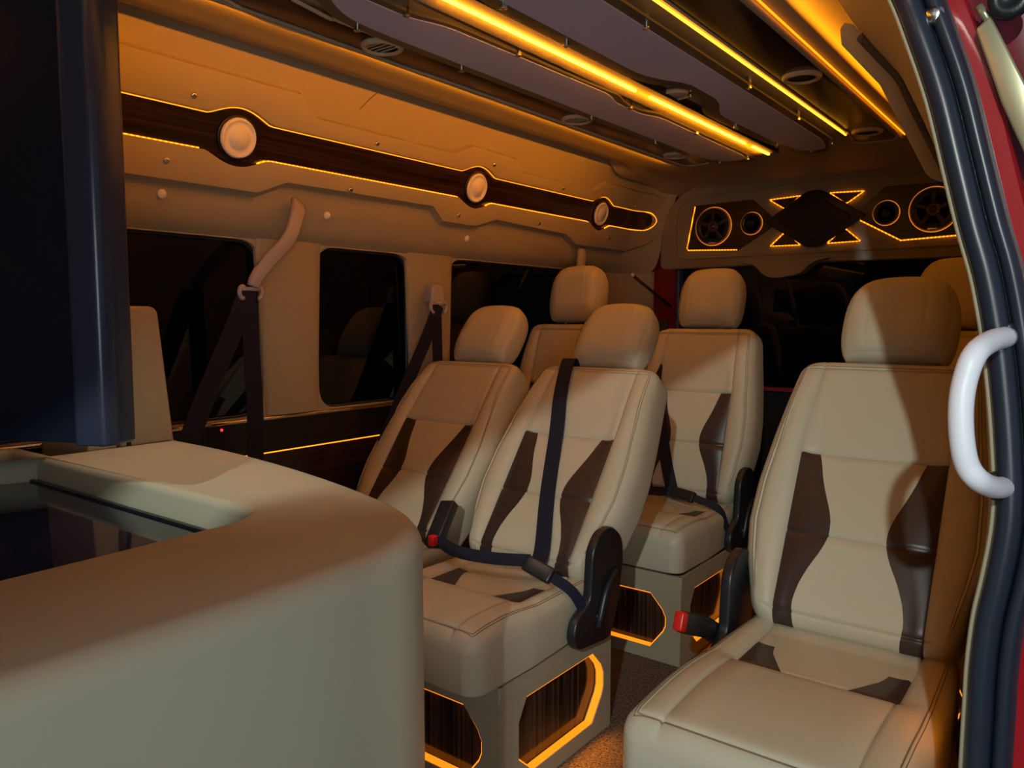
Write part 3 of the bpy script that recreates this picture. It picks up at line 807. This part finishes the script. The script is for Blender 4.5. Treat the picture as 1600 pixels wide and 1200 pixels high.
def make_seat(loc, recl, cushion, rec_sides, label, back_shift=0.0, hrot=None, group='beige leather seats in the rows'):
    t = empty('passenger_seat', loc, label, 'seat', group)
    VW, b, l_, r_, lpc = cushion
    v, f = usedonly(VW, b); cu = obj('seat_cushion', v, f, LEATHER, t, autosmooth=60)
    for q in (l_, r_):
        v, f = usedonly(VW, q); o = obj('cushion_insert', v, f, BROWN, cu); o['label'] = 'small dark brown leather insert'
    v, f = merge(*[tube(q, .0008, 5) for q in lpc]); obj('stitching', v, f, THREAD, cu)
    v, f = usedonly(VbW, baseF); bk = obj('backrest', v, f, LEATHER, t, autosmooth=60)
    bk.location = (0, back_shift, .145); bk.rotation_euler = (-R(recl), 0, 0)
    for q in (LI, RI):
        v, f = usedonly(VbW, q); o = obj('backrest_insert', v, f, BROWN, bk); o['label'] = 'dark brown hourglass leather insert'
    v, f = merge(*[tube(q, .0008, 5) for q in LoopB]); obj('stitching', v, f, THREAD, bk)
    d0 = Vector((0, math.sin(R(recl)), math.cos(R(recl)))); nn = Vector((0, math.cos(R(recl)), -math.sin(R(recl))))
    hd = obj('headrest', VhW, Fh, LEATHER, t, autosmooth=70)
    hd.location = bk.location + d0*(LB+.012) + nn*.012; hd.rotation_euler = (-R(hrot if hrot is not None else recl), 0, 0)
    for sx in (-.05, .05):
        v, f = tube([(sx, .045, -.05), (sx, .045, .03)], .006, 10); obj('headrest_post', v, f, CHROME, hd)
    for sd in rec_sides:
        pv, lv, bo = recliner(sd); x = sd*.238
        o = obj('recliner_cover', pv[0], pv[1], BLACKP, t, bevel=.006); o.location = (x, 0, .005)
        k = obj('recline_lever', lv[0], lv[1], BLACKP, o); k = obj('cover_bolt', bo[0], bo[1], BLACKP, o)
    return t
def copy_thing(src, loc, label):
    r = src.copy(); COL.objects.link(r); r.location = loc; r['label'] = label
    for ch in list(src.children):
        c = ch.copy(); COL.objects.link(c); c.parent = r
        for g in ch.children:
            d = g.copy(); COL.objects.link(d); d.parent = c
    return r
ZS = .285
S1R = make_seat((-1.215, 1.600, ZS), 37, CU_S, [1], 'beige front bench seat on the aisle side, with a dark belt over its backrest')
S1L = copy_thing(S1R, (-1.722, 1.600, ZS), 'beige front bench seat on the window side, half hidden by the console')
for c in list(S1L.children):
    if c.name.startswith('recliner'):
        for g in list(c.children): bpy.data.objects.remove(g)
        bpy.data.objects.remove(c)
SR = make_seat((-.400, 1.625, ZS), 31, CU_L, [-1, 1], 'nearest single beige leather seat on the right, beside the door grab handle')
S2R = make_seat((-1.225, 2.585, ZS), 17, CU_S, [1], 'second-row beige seat on the aisle side, seen between the bench and single seat')
S2L = make_seat((-1.745, 2.50, ZS), 12, CU_S, [], 'second-row beige seat by the left window, only its headrest and shoulders showing')
S2S = make_seat((-.375, 2.56, ZS), 17, CU_L, [-1], 'beige single seat right behind the nearest single seat, only a strip of its headrest showing')

# ------------------------------------------------------------------ seat bases
def base_box(x0, x1, y0, y1, h, label, sideholes=True, frontcells=2, group='beige box bases under the seats'):
    t = empty('pedestal_box', ((x0+x1)/2, (y0+y1)/2, 0), label, 'box', group)
    ox, oy = (x0+x1)/2, (y0+y1)/2
    def PP(name, vf, mat, lab=None, **k):
        v, f = vf; o = obj(name, [(a-ox, b-oy, c) for a, b, c in v], f, mat, t, **k)
        if lab: o['label'] = lab
        return o
    def octo(a0, a1, z0, z1, c=.055, lo=.055): return [(a0+lo, z0), (a1-lo, z0), (a1-.008, z0+.06), (a1, z0+.08), (a1, z1-.07), (a1-.012, z1-.045), (a1-c, z1), (a0+.03, z1), (a0, z1-.05), (a0, z0+.05)]
    ps = []; fr = []
    wcell = (x1-x0)/frontcells
    for i in range(frontcells):
        a, b = x0+i*wcell, x0+(i+1)*wcell
        h_ = octo(a+.05, b-.05, .04, h-.05)
        ps.append(plate_hole(((a, 0), (b, h)), h_, 1, y0, .03)); fr.append((1, h_, y0))
    for xs, dr in ((x1, -1), (x0, 1)):
        h_ = octo(y0+.07, y1-.035, .04, h-.04)
        ps.append(plate_hole(((y0, 0), (y1, h)), h_, 0, xs, .03*dr)); fr.append((0, h_, xs))
    ps.append(([(x0, y0, h), (x1, y0, h), (x1, y1, h), (x0, y1, h)], [(0, 1, 2, 3)]))
    ps.append(([(x0, y1, 0), (x1, y1, 0), (x1, y1, h), (x0, y1, h)], [(0, 1, 2, 3)]))
    v, f = merge(*ps); PP('base_frame', (v, f), BOXV, smooth=False)
    # raised top lip the cushion sits in
    lip = roundpoly([(x0, y0-.002), (x1+.002, y0-.002), (x1+.002, y1), (x0, y1)], .006, 3)
    v, f = ringband(lip, 2, h-.02, h+.018, .010); PP('top_lip', (v, f), BOXV, smooth=False)
    for ax, h_, at_ in fr:
        sg = 1 if (ax == 1 or at_ == x0) else -1
        v, f = prism(h_, ax, at_+.026*sg, at_+.032*sg); PP('wood_panel', (v, f), WOODZ, 'dark glossy upright-grain wood panel', smooth=False)
        v, f = ringband(h_, ax, at_+.003*sg, at_+.022*sg, .004); PP('led_border', (v, f), LED_BOX, 'glowing amber border', smooth=False)
    return t
base_box(-2.0, -1.0, 1.25, 1.725, .268, 'beige base box of the front bench, nearest the console, with glowing amber panel borders')
base_box(-2.0, -1.0, 2.15, 2.62, .268, 'beige base box of the second bench, further back across the aisle')
base_box(-.60, -.19, 1.22, 1.70, .268, 'beige base box under the nearest single seat on the right', frontcells=1)
base_box(-.58, -.18, 2.12, 2.62, .268, 'beige base box under the single seat behind, hidden in shadow', frontcells=1)

# ------------------------------------------------------------------ belts on the seats
def onback(seat_x, y0, recl, x, t_, off=.0):
    a = R(recl); return Vector((seat_x+x, y0+t_*math.sin(a)-off*math.cos(a), .43+t_*math.cos(a)+off*math.sin(a)))
def seat_belt(seat_x, y0, recl, pts, label, lap, group):
    t = empty('seat_belt', (seat_x, y0, .43), label, 'seat belt', group)
    def sub(v): return [Vector(p)-Vector((seat_x, y0, .43)) for p in v]
    P = [onback(seat_x, y0, recl, *q) for q in pts]
    v, f = strap(sub(catmull(P, 5)), .046, (1, 0, 0)); obj('shoulder_strap', v, f, BELT, t, smooth=False)
    v, f = strap(sub(catmull(lap[0], 5)), .032, (0, .5, .85)); obj('lap_strap', v, f, BELT, t, smooth=False)
    a, b = Vector(lap[1][0]), Vector(lap[1][1])
    v, f = strap(sub([a, a.lerp(b, .3), a.lerp(b, .75), b]), .040, (0, .6, .8), .020); o = obj('buckle_tongue', v, f, BLACKP, t, bevel=.005)
    v, f = strap(sub(catmull(lap[2], 4)), .026, (0, .6, .8), .004); obj('tail_strap', v, f, BELT, t, smooth=False)
    a, b = Vector(lap[3][0]), Vector(lap[3][1])
    v, f = strap(sub([a, a.lerp(b, .5), b]), .05, (1, 0, 0), .030); obj('buckle_stalk', v, f, BLACKP, t, bevel=.006)
    c = Vector(lap[4]); v, f = box((-.010, -.010, -.014), (.010, .010, .014)); v = [tuple(Vector(p)+c-Vector((seat_x, y0, .43))) for p in v]
    o = obj('release_button', v, f, REDB, t, smooth=False, bevel=.003); o['label'] = 'red release button'
    return t
seat_belt(-1.215, 1.600, 37, [(-.115, .62, -.06), (-.108, .665, -.035), (-.100, .652, .006), (-.070, .52, .016), (-.035, .40, .014), (.020, .20, .018), (.070, .045, .020), (.080, .0, .040), (.084, -.012, .062)],
          'dark blue seat belt lying over the aisle-side seat of the front bench',
          ([(-1.415, 1.50, .485), (-1.34, 1.49, .468), (-1.24, 1.515, .462), (-1.135, 1.545, .468)],
           [(-1.115, 1.50, .478), (-1.035, 1.50, .458)], [(-1.035, 1.50, .458), (-.995, 1.53, .42), (-.968, 1.55, .36)],
           [(-1.46, 1.60, .56), (-1.435, 1.50, .46)], (-1.415, 1.482, .485)), 'seat belts buckled over seats')
seat_belt(-1.225, 2.585, 17, [(-.17, .55, -.01), (-.150, .42, .016), (-.115, .30, .016), (-.055, .12, .018), (-.010, .01, .022)],
          'dark seat belt crossing the second-row aisle-side seat',
          ([(-1.43, 2.53, .455), (-1.35, 2.53, .45), (-1.27, 2.54, .452), (-1.22, 2.55, .455)],
           [(-1.215, 2.52, .462), (-1.12, 2.50, .455)], [(-1.12, 2.50, .455), (-1.03, 2.50, .43), (-1.0, 2.51, .36)],
           [(-1.46, 2.6, .50), (-1.44, 2.54, .45)], (-1.43, 2.52, .46)), 'seat belts buckled over seats')
# buckle beside the nearest single seat
t = empty('belt_buckle', (-.662, 1.50, .43), 'black belt buckle with red end beside the nearest single seat', 'belt buckle')
v, f = strap([(0, .10, -.05), (0, .05, -.02), (0, -.07, .03)], .045, (0, .3, 1), .024); obj('buckle_body', v, f, BLACKP, t, bevel=.006)
v, f = strap([(0, -.062, .027), (0, -.088, .038)], .040, (0, .3, 1), .022); o = obj('release_button', v, f, REDB, t, bevel=.005); o['label'] = 'red release button'
# ------------------------------------------------------------------ belt guides on the left wall with hanging straps
def hooks(c, s=1.0):
    c = Vector(c); ps = []
    for sg in (-1, 1):
        ps.append(tube([(c.x, c.y+sg*(.026+.010*math.cos(a))*s, c.z-.012*s+.016*math.sin(a)*s) for a in [sg*0-1.9+i*.42 for i in range(11)]], .0065*s, 8))
    ps.append(tube([(c.x, c.y-.03*s, c.z-.002), (c.x, c.y+.03*s, c.z-.002)], .006*s, 8))
    return merge(*ps)
t = empty('belt_guide', (-1.93, 1.43, 1.40), 'large curved lavender belt arm on the left wall between the first and second windows', 'belt guide', 'belt guides on the left wall')
arm = catmull([(-1.925, 1.448, 1.428), (-1.90, 1.428, 1.395), (-1.885, 1.385, 1.315), (-1.885, 1.32, 1.25), (-1.885, 1.275, 1.20), (-1.885, 1.262, 1.172)], 6)
wd = [.050, .046, .042, .040, .040, .034]
V, F = [], []; n = len(arm)
for i, p in enumerate(arm):
    tt = (arm[min(n-1, i+1)]-arm[max(0, i-1)]).normalized(); sd = tt.cross(Vector((1, 0, 0))).normalized(); nn = tt.cross(sd).normalized()
    wv = interp([(0, .048), (.3, .044), (.7, .040), (1, .034)], i/(n-1))/2
    for k in range(12):
        a = 2*math.pi*k/12; ca, sa = math.cos(a), math.sin(a)
        ca = math.copysign(abs(ca)**.6, ca); sa = math.copysign(abs(sa)**.6, sa)
        V.append(p+sd*ca*wv+nn*sa*.011-Vector((-1.93, 1.43, 1.40)))
F = [(i*12+k, i*12+(k+1) % 12, (i+1)*12+(k+1) % 12, (i+1)*12+k) for i in range(n-1) for k in range(12)]+[tuple(range(12)), tuple((n-1)*12+k for k in range(12))]
obj('guide_arm', V, F, LAV, t)
v, f = hooks((-1.885+1.93, 1.255-1.43, 1.168-1.40)); obj('guide_hook', v, f, LAV, t)
t = empty('belt_guide', (-1.95, 2.05, 1.16), 'small lavender belt guide on the pillar left of the bench headrests', 'belt guide', 'belt guides on the left wall')
v, f = prism(roundpoly([(-.036, -.02), (.036, -.02), (.034, .02), (.022, .048), (-.022, .048), (-.034, .02)], .014), 0, -.01, .03); obj('guide_cap', v, f, LAV, t, bevel=.006)
v, f = hooks((.03, 0, -.020), 1.15); obj('guide_hook', v, f, LAV, t)
t = empty('belt_guide', (-1.93, 3.0, 1.38), 'lavender belt arm rising behind the far window-side headrest', 'belt guide', 'belt guides on the left wall')
v, f = tube(catmull([(0, .02, .02), (.02, -.01, -.02), (.04, -.06, -.10), (.04, -.11, -.17)], 5), .022, 10, flat=.6); obj('guide_arm', v, f, LAV, t)
# straps
T = 'hanging straps on the left wall'
v, f = strap(catmull([(-1.885, 1.250, 1.165), (-1.89, 1.20, 1.05), (-1.90, 1.12, .88), (-1.90, 1.03, .68), (-1.90, .97, .55)], 5), .058, (0, 1, -.3)); tag(obj('seat_belt', v, f, BELT, smooth=False), 'dark strap slanting down from the large belt arm across the first window', 'seat belt', T)
v, f = strap(catmull([(-1.895, 1.258, 1.165), (-1.90, 1.262, 1.0), (-1.90, 1.268, .80), (-1.92, 1.272, .50)], 5), .052, (0, 1, 0)); tag(obj('seat_belt', v, f, BELT, smooth=False), 'dark strap hanging straight down from the large belt arm', 'seat belt', T)
v, f = strap(catmull([(-1.915, 2.045, 1.135), (-1.92, 1.99, 1.02), (-1.93, 1.90, .86), (-1.93, 1.78, .66)], 5), .055, (0, 1, -.3)); tag(obj('seat_belt', v, f, BELT, smooth=False), 'dark strap slanting down from the small pillar guide behind the bench', 'seat belt', T)
v, f = strap(catmull([(-1.93, 2.05, 1.135), (-1.935, 2.06, .9), (-1.935, 2.06, .5)], 5), .05, (0, 1, 0)); tag(obj('seat_belt', v, f, BELT, smooth=False), 'dark strap hanging straight down behind the front bench window-side seat', 'seat belt', T)
# strap behind second row
v, f = strap(catmull([(-1.40, 2.80, 1.08), (-1.40, 2.77, .95), (-1.36, 2.70, .80)], 4), .045, (1, 0, 0)); tag(obj('seat_belt', v, f, BELT, smooth=False), 'dark strap behind the aisle-side headrest of the front bench', 'seat belt')

# ------------------------------------------------------------------ rear-facing jump seat by the left wall
t = empty('jump_seat', (-1.85, .86, 0), 'upright beige seat back beside the black screen, behind the console', 'seat')
def sheared(poly, x0, x1):
    return prism(roundpoly(poly, .022), 0, x0, x1)
v, f = sheared([(-.035, .66), (.105, .66), (.063, 1.112), (-.03, 1.112)], -.14, .09); obj('backrest', v, f, VINYL, t, bevel=.010)
v, f = sheared([(-.12, .62), (-.045, .62), (-.055, .99), (-.10, 1.04)], -.14, .10); obj('side_bolster', v, f, VINYL, t, bevel=.010)
v, f = tube(catmull([(.092, -.03, 1.06), (.092, -.035, 1.0), (.092, -.025, .9), (.092, -.01, .66)], 6), .005, 8); obj('edge_piping', v, f, BLACKP, t)
v, f = box((-.14, .11, .28), (.09, .36, .42)); obj('seat_cushion', v, f, VINYL, t, bevel=.03)
v, f = box((-.14, .10, 0), (.09, .34, .28)); obj('seat_pedestal', v, f, BLACKP, t, smooth=False)
v, f = box((-.14, .095, .20), (.09, .13, .68)); obj('seat_spine', v, f, BLACKP, t, bevel=.01)

# ------------------------------------------------------------------ console with sunk tray
OUT = [(-.655, -.60), (-.655, .50), (-.662, .60), (-.685, .685), (-.735, .755), (-.83, .815), (-1.03, .872), (-1.25, .915), (-1.50, .945), (-1.74, .950), (-1.74, .60), (-1.90, .40), (-1.95, -.60)]
OUT = roundpoly(OUT, [.02, .05, .05, .05, .05, .06, .1, .1, .1, .02, .05, .1, .02], 5)
HOLE = roundpoly([(-.935, -.5), (-.940, .30), (-.955, .60), (-.985, .648), (-1.05, .652), (-1.88, .640), (-1.93, -.5)], [.02, .2, .04, .02, .04, .02, .02], 5)
TOP = .80
def conslayers():
    V, F = [], []; n = len(OUT); L_ = []
    for d, z in [(0, 0), (0, TOP-.032)]+[(.032*(1-math.cos(a)), TOP-.032+.032*math.sin(a)) for a in [math.pi/2*i/6 for i in range(1, 7)]]:
        L_.append([(p[0], p[1], z) for p in inset(OUT, d)])
    for L2 in L_: V += L2
    for k in range(len(L_)-1):
        for i in range(n):
            j = (i+1) % n; F.append((k*n+i, k*n+j, (k+1)*n+j, (k+1)*n+i))
    return V, F
V, F = conslayers()
topring = inset(OUT, .032)
holetop = inset(HOLE, -.014)
bm = bmesh.new()
def addring(pts, z):
    vs = [bm.verts.new((p[0], p[1], z)) for p in pts]
    return [bm.edges.new((vs[i], vs[(i+1) % len(vs)])) for i in range(len(vs))]
es = addring(topring, TOP)+addring(holetop, TOP)
bmesh.ops.triangle_fill(bm, use_beauty=True, use_dissolve=False, edges=es)
bm.verts.index_update()
tv = [tuple(v.co) for v in bm.verts]; tf = [tuple(v.index for v in f_.verts) for f_ in bm.faces]; bm.free()
def inside(p, poly):
    c = False; n = len(poly)
    for i in range(n):
        a, b = poly[i], poly[(i+1) % n]
        if (a[1] > p[1]) != (b[1] > p[1]) and p[0] < (b[0]-a[0])*(p[1]-a[1])/(b[1]-a[1])+a[0]: c = not c
    return c
tf = [q for q in tf if not inside((sum(tv[i][0] for i in q)/3, sum(tv[i][1] for i in q)/3), holetop)]
V2, F2 = [], []; n = len(HOLE); lay = []
for d, z in [(-.014*(1-math.sin(a)), TOP-.014*(1-math.cos(a))) for a in [math.pi/2*i/4 for i in range(5)]]+[(0, TOP-.055)]:
    lay.append([(p[0], p[1], z) for p in inset(HOLE, d)])
for L2 in lay: V2 += L2
for k in range(len(lay)-1):
    for i in range(n):
        j = (i+1) % n; F2.append((k*n+i, k*n+j, (k+1)*n+j, (k+1)*n+i))
CT = empty('console', (-1.3, .2, 0), 'large beige console with a rounded corner in the left foreground', 'console')
def off(vs): return [(a+1.3, b-.2, c) for a, b, c in vs]
VC, FC = merge((V, F), (tv, tf), (V2, F2))
CMAT = plain('console_leather', (0.47, 0.445, 0.335), 0.5, bump=(350, .2, .0006), spec=.35)
obj('console_body', off(VC), FC, CMAT, CT, autosmooth=50)
TRAYM = plain('tray_glass', (0.008, 0.008, 0.020), 0.06)
v, f = prism(HOLE, 2, TOP-.060, TOP-.052); obj('tray_bottom', off(v), f, TRAYM, CT, smooth=False)['label'] = 'black glossy tray bottom'
v, f = ringband(inset(HOLE, .006), 2, TOP-.052, TOP-.048, .008); obj('tray_frame', off(v), f, BLACKP, CT, smooth=False)

# ------------------------------------------------------------------ black screen casing
t = empty('hanging_screen', (-1.078, .500, .912), 'tall black hanging screen cut off by the left picture edge', 'screen', None, (0, 0, R(27)))
v, f = prism(roundpoly([(-.62, -.022), (-.0, -.022), (0.002, -.018), (.002, .03), (-.62, .03)], .010), 2, 0, .75); obj('screen_casing', v, f, TVM, t, bevel=.004)
v, f = prism(roundpoly([(-.045, -.030), (.004, -.030), (.010, -.012), (.008, .034), (-.045, .034)], .012), 2, -.003, .75); obj('screen_edge', v, f, TVR, t, bevel=.004)
v, f = prism([(-.40, .0), (-.25, .0), (-.25, .03), (-.40, .03)], 2, .74, .82); obj('ceiling_mount', v, f, BLACKP, t, smooth=False)

# ------------------------------------------------------------------ door opening: frame, seal, jamb
YD = 1.10
SEAL = [(-.117, .30), (-.117, .506), (-.1165, .592), (-.116, .649), (-.112, .711), (-.105, .760), (-.098, .82), (-.097, .87), (-.101, .924), (-.108, .99), (-.118, 1.06), (-.132, 1.13), (-.149, 1.19), (-.168, 1.265), (-.190, 1.351), (-.215, 1.426), (-.238, 1.487)]
path = [Vector((-.117, YD, .0))]+[Vector((x, YD, z)) for x, z in SEAL]+[Vector((-.274, YD-.03, 1.565)), Vector((-.283, YD-.10, 1.565)), Vector((-.283, YD-.25, 1.55)), Vector((-.283, .4, 1.55)), Vector((-.283, -.5, 1.55)), Vector((-.283, YF, 1.55))]
path = catmull(path, 6)
def frames(path):
    out = []
    for i, p in enumerate(path):
        tt = (path[min(len(path)-1, i+1)]-path[max(0, i-1)]).normalized()
        # outward direction lies in the body side surface plane: keep +x component
        f_ = Vector((0, -1, 0)) if p.y > YD-.03 else Vector((0, 0, -1))
        o_ = f_.cross(tt); 
        if o_.x < 0: o_ = -o_
        o_.normalize(); f2 = o_.cross(tt).normalized()
        if f2.dot(f_) < 0: f2 = -f2
        out.append((p, o_, f2))
    return out
FR = frames(path)
def sweep(section):
    n = len(section); V = [p+o_*a+f_*b for p, o_, f_ in FR for a, b in section]
    F = [(i*n+k, i*n+(k+1) % n, (i+1)*n+(k+1) % n, (i+1)*n+k) for i in range(len(FR)-1) for k in range(n)]
    return V, F
def circ(cx, cy, rx, ry, n=10): return [(cx+rx*math.cos(2*math.pi*k/n), cy+ry*math.sin(2*math.pi*k/n)) for k in range(n)]
DF = empty('door_seal', (-.12, YD, 0), 'black rubber weather seal curving around the side door opening', 'door seal')
def loc(vf): return [tuple(Vector(p)-Vector((-.12, YD, 0))) for p in vf[0]], vf[1]
v, f = loc(sweep(circ(.015, .012, .0145, .017))); obj('seal_bead', v, f, RUBBER, DF)
v, f = loc(sweep(circ(.040, .006, .010, .014))); obj('seal_bead', v, f, RUBBER, DF)
v, f = loc(sweep([(.0, -.02), (.052, -.02), (.052, .001), (.0, .003)])); obj('seal_carrier', v, f, RUBBER, DF, smooth=False)
v, f = sweep(circ(-.002, .004, .0035, .008, 8)); o = struct('trim_2', v, f, VINYL)
JB = empty('door_jamb', (-.08, YD, 0), 'red painted body jamb behind the black door seal', 'door jamb')
def locj(vf): return [tuple(Vector(p)-Vector((-.08, YD, 0))) for p in vf[0]], vf[1]
v, f = locj(sweep([(.050, -.03), (.050, -.004), (.068, -.004), (.072, -.012), (.072, -.03)])); obj('jamb_flange', v, f, RED, JB, autosmooth=40)
v, f = locj(sweep([(.066, -.06), (.066, -.022), (.078, -.026), (.092, -.04), (.118, -.044), (.118, -.06)])); obj('jamb_step', v, f, DRED, JB, autosmooth=40)
v, f = locj(lathe([(.012, 0), (.012, .010), (.006, .014), (0, .012)], (-.187, YD-.006, 1.452), 'Y', 16, -1)); obj('jamb_bolt', v, f, CHROME, JB)
# pillar trim inside the opening: from the seal back to the right wall
A = catmull([Vector((-.117, YD, 0))]+[Vector((x, YD, z)) for x, z in SEAL]+[Vector((-.285, YD-.01, 1.62)), Vector((-.30, YD-.03, 1.70))], 4)
def bpt(z):
    return Vector((interp([(0, -.12), (.8, -.12), (1.1, -.145), (1.20, -.168), (1.283, -.192), (1.46, -.275), (1.536, -.335), (1.60, -.375), (1.75, -.45)], z), 1.36, z))
V, F = [], []; n = 6
for p in A:
    q = bpt(p.z)
    for k in range(n+1):
        s = k/n; m_ = p.lerp(q, s); m_.x += -.012*math.sin(s*math.pi)*.6; V.append(m_)
F = [(i*(n+1)+k, i*(n+1)+k+1, (i+1)*(n+1)+k+1, (i+1)*(n+1)+k) for i in range(len(A)-1) for k in range(n)]
PTR = struct('trim_3', V, F, VINYL)
# cut end of the pillar panel with a fuzzy dark raw edge
zc = [1.285, 1.31, 1.34, 1.38, 1.42, 1.46, 1.50, 1.535]
poly = [(bpt(z).x+.0, z) for z in zc]+[(-.352, 1.560), (-.366, 1.566), (-.372, 1.556)]+[(bpt(z).x-.030-.004*(z-1.3)/.2, z-.004) for z in reversed(zc[1:])]
v, f = prism(poly, 1, 1.362, 1.40); po = obj('panel_end', v, f, VINYL, bevel=.003); tag(po, 'long curved beige panel edge hanging beside the upper door pillar', 'panel edge')
FUZZ = plain('raw_edge', (.05, .05, .065), .6, bump=(120, 1, .004), var=.5)
pth = [Vector((bpt(z).x-.004, 1.356, z)) for z in zc]
v, f = tube(catmull(pth, 4), .0085, 8, flat=.8); o = obj('raw_edge', v, f, FUZZ, po)
# header above the door and outer body side
V, F = [], []
hy = [YF, 0, .6, 1.0, 1.12, 1.36, 1.37]
hp = [(-.283, 1.55), (-.300, 1.604), (-.318, 1.63), (-.325, 1.70), (-.320, 1.82)]
for yy in [YF, 0, .6, 1.0, 1.09]:
    for x, z in hp: V.append((x, yy, z))
n = len(hp); F = [(i*n+k, i*n+k+1, (i+1)*n+k+1, (i+1)*n+k) for i in range(4) for k in range(n-1)]
struct('trim_4', V, F, VINYL)
v, f = box((-.31, YF, 1.63), (-.18, 1.09, 1.87)); o = struct('wall_door_header', v, f, RED, smooth=False)
# outer body side behind the door opening
V, F = [], []
bz = [0, .5, .85, 1.1, 1.3, 1.5, 1.65, 1.86]; bxx = [(0, -.02), (.5, -.005), (.85, .01), (1.1, -.01), (1.3, -.05), (1.5, -.12), (1.65, -.16), (1.86, -.24)]
for yy in (2.32, 2.9, YR+.05):
    for z in bz: V.append((interp(bxx, z)-.03, yy, z))
n = len(bz); F = [(i*n+k, (i+1)*n+k, (i+1)*n+k+1, i*n+k+1) for i in range(2) for k in range(n-1)]
struct('wall_outer_side', V, F, RED)

# unseen front door pillar, cut short and placed to shade the console top
v, f = box((-.16, YF, 0), (-.04, -.55, 1.48)); struct('wall_pillar_blocker', v, f, VINYL, smooth=False)
# grab handle
t = empty('grab_handle', (-.115, 1.22, .82), 'white curved grab handle on the right door pillar', 'grab handle')
pp = [(-.094, 1.085, 1.060), (-.105, 1.03, 1.055), (-.114, .985, 1.042), (-.121, .975, 1.014), (-.123, .970, .983), (-.1205, .970, .948), (-.115, .975, .920), (-.105, .985, .903), (-.095, 1.03, .888), (-.088, 1.085, .879)]
v, f = tube(catmull(pp, 5), .0128, 16); v = [tuple(Vector(p)-Vector((-.115, 1.22, .82))) for p in v]; obj('handle_bar', v, f, WHITEP, t)
for z in (1.060, .879):
    v, f = box((-.104, 1.080, z-.018), (-.086, 1.098, z+.018)); v = [tuple(Vector(p)-Vector((-.115, 1.22, .82))) for p in v]; obj('handle_foot', v, f, BLACKP, t, bevel=.006)

# ------------------------------------------------------------------ open sliding door outside at far right
SD = empty('sliding_door', (0.0, 1.3, .8), 'red sliding door pushed open at the right picture edge', 'door')
def locs(vf): return [tuple(Vector(p)-Vector((0.0, 1.3, .8))) for p in vf[0]], vf[1]
V, F = [], []
dz = [-.05, .3, .6, .85, 1.1, 1.3, 1.5, 1.62]; dx = [(-.05, .005), (.3, .010), (.6, .012), (.85, .02), (1.1, .01), (1.3, -.02), (1.5, -.075), (1.62, -.12)]
ps = []
poly = [(interp(dx, z), z) for z in dz]+[(interp(dx, z)+.05, z) for z in reversed(dz)]
v, f = locs(prism(poly, 1, 1.16, 2.3)); obj('door_shell', v, f, RED, SD, bevel=.01)
for i, z in enumerate((.50, .57, .645)):
    v, f = locs(box((-.075, 1.125, z), (.02, 1.17, z+.045))); obj('door_rib', v, f, RED, SD, bevel=.012)
v, f = locs(prism([(-.142, 1.425), (-.127, 1.438), (-.085, 1.345), (-.06, 1.28), (-.06, 1.21), (-.085, 1.27), (-.112, 1.335)], 1, 1.085, 1.10)); obj('hinge_plate', v, f, CREAMM, SD, bevel=.003)
v, f = locs(tube([(-.128, 1.09, 1.432), (-.140, 1.09, 1.452)], .005, 8)); obj('hinge_pin', v, f, CREAMM, SD)
v, f = locs(lathe([(.022, 0), (.022, .012), (.012, .016), (.010, .012), (0, .012)], (-.108, 1.09, 1.450), 'Y', 24, -1)); obj('bump_stop', v, f, BLACKP, SD)
v, f = locs(box((-.085, 1.095, 1.36), (-.03, 1.12, 1.43))); obj('latch_block', v, f, RUBBER, SD, bevel=.01)
v, f = locs(lathe([(.014, 0), (.013, .008), (0, .010)], (-.062, 1.10, .42), 'Y', 20, -1)); obj('door_roller', v, f, WHITEP, SD)
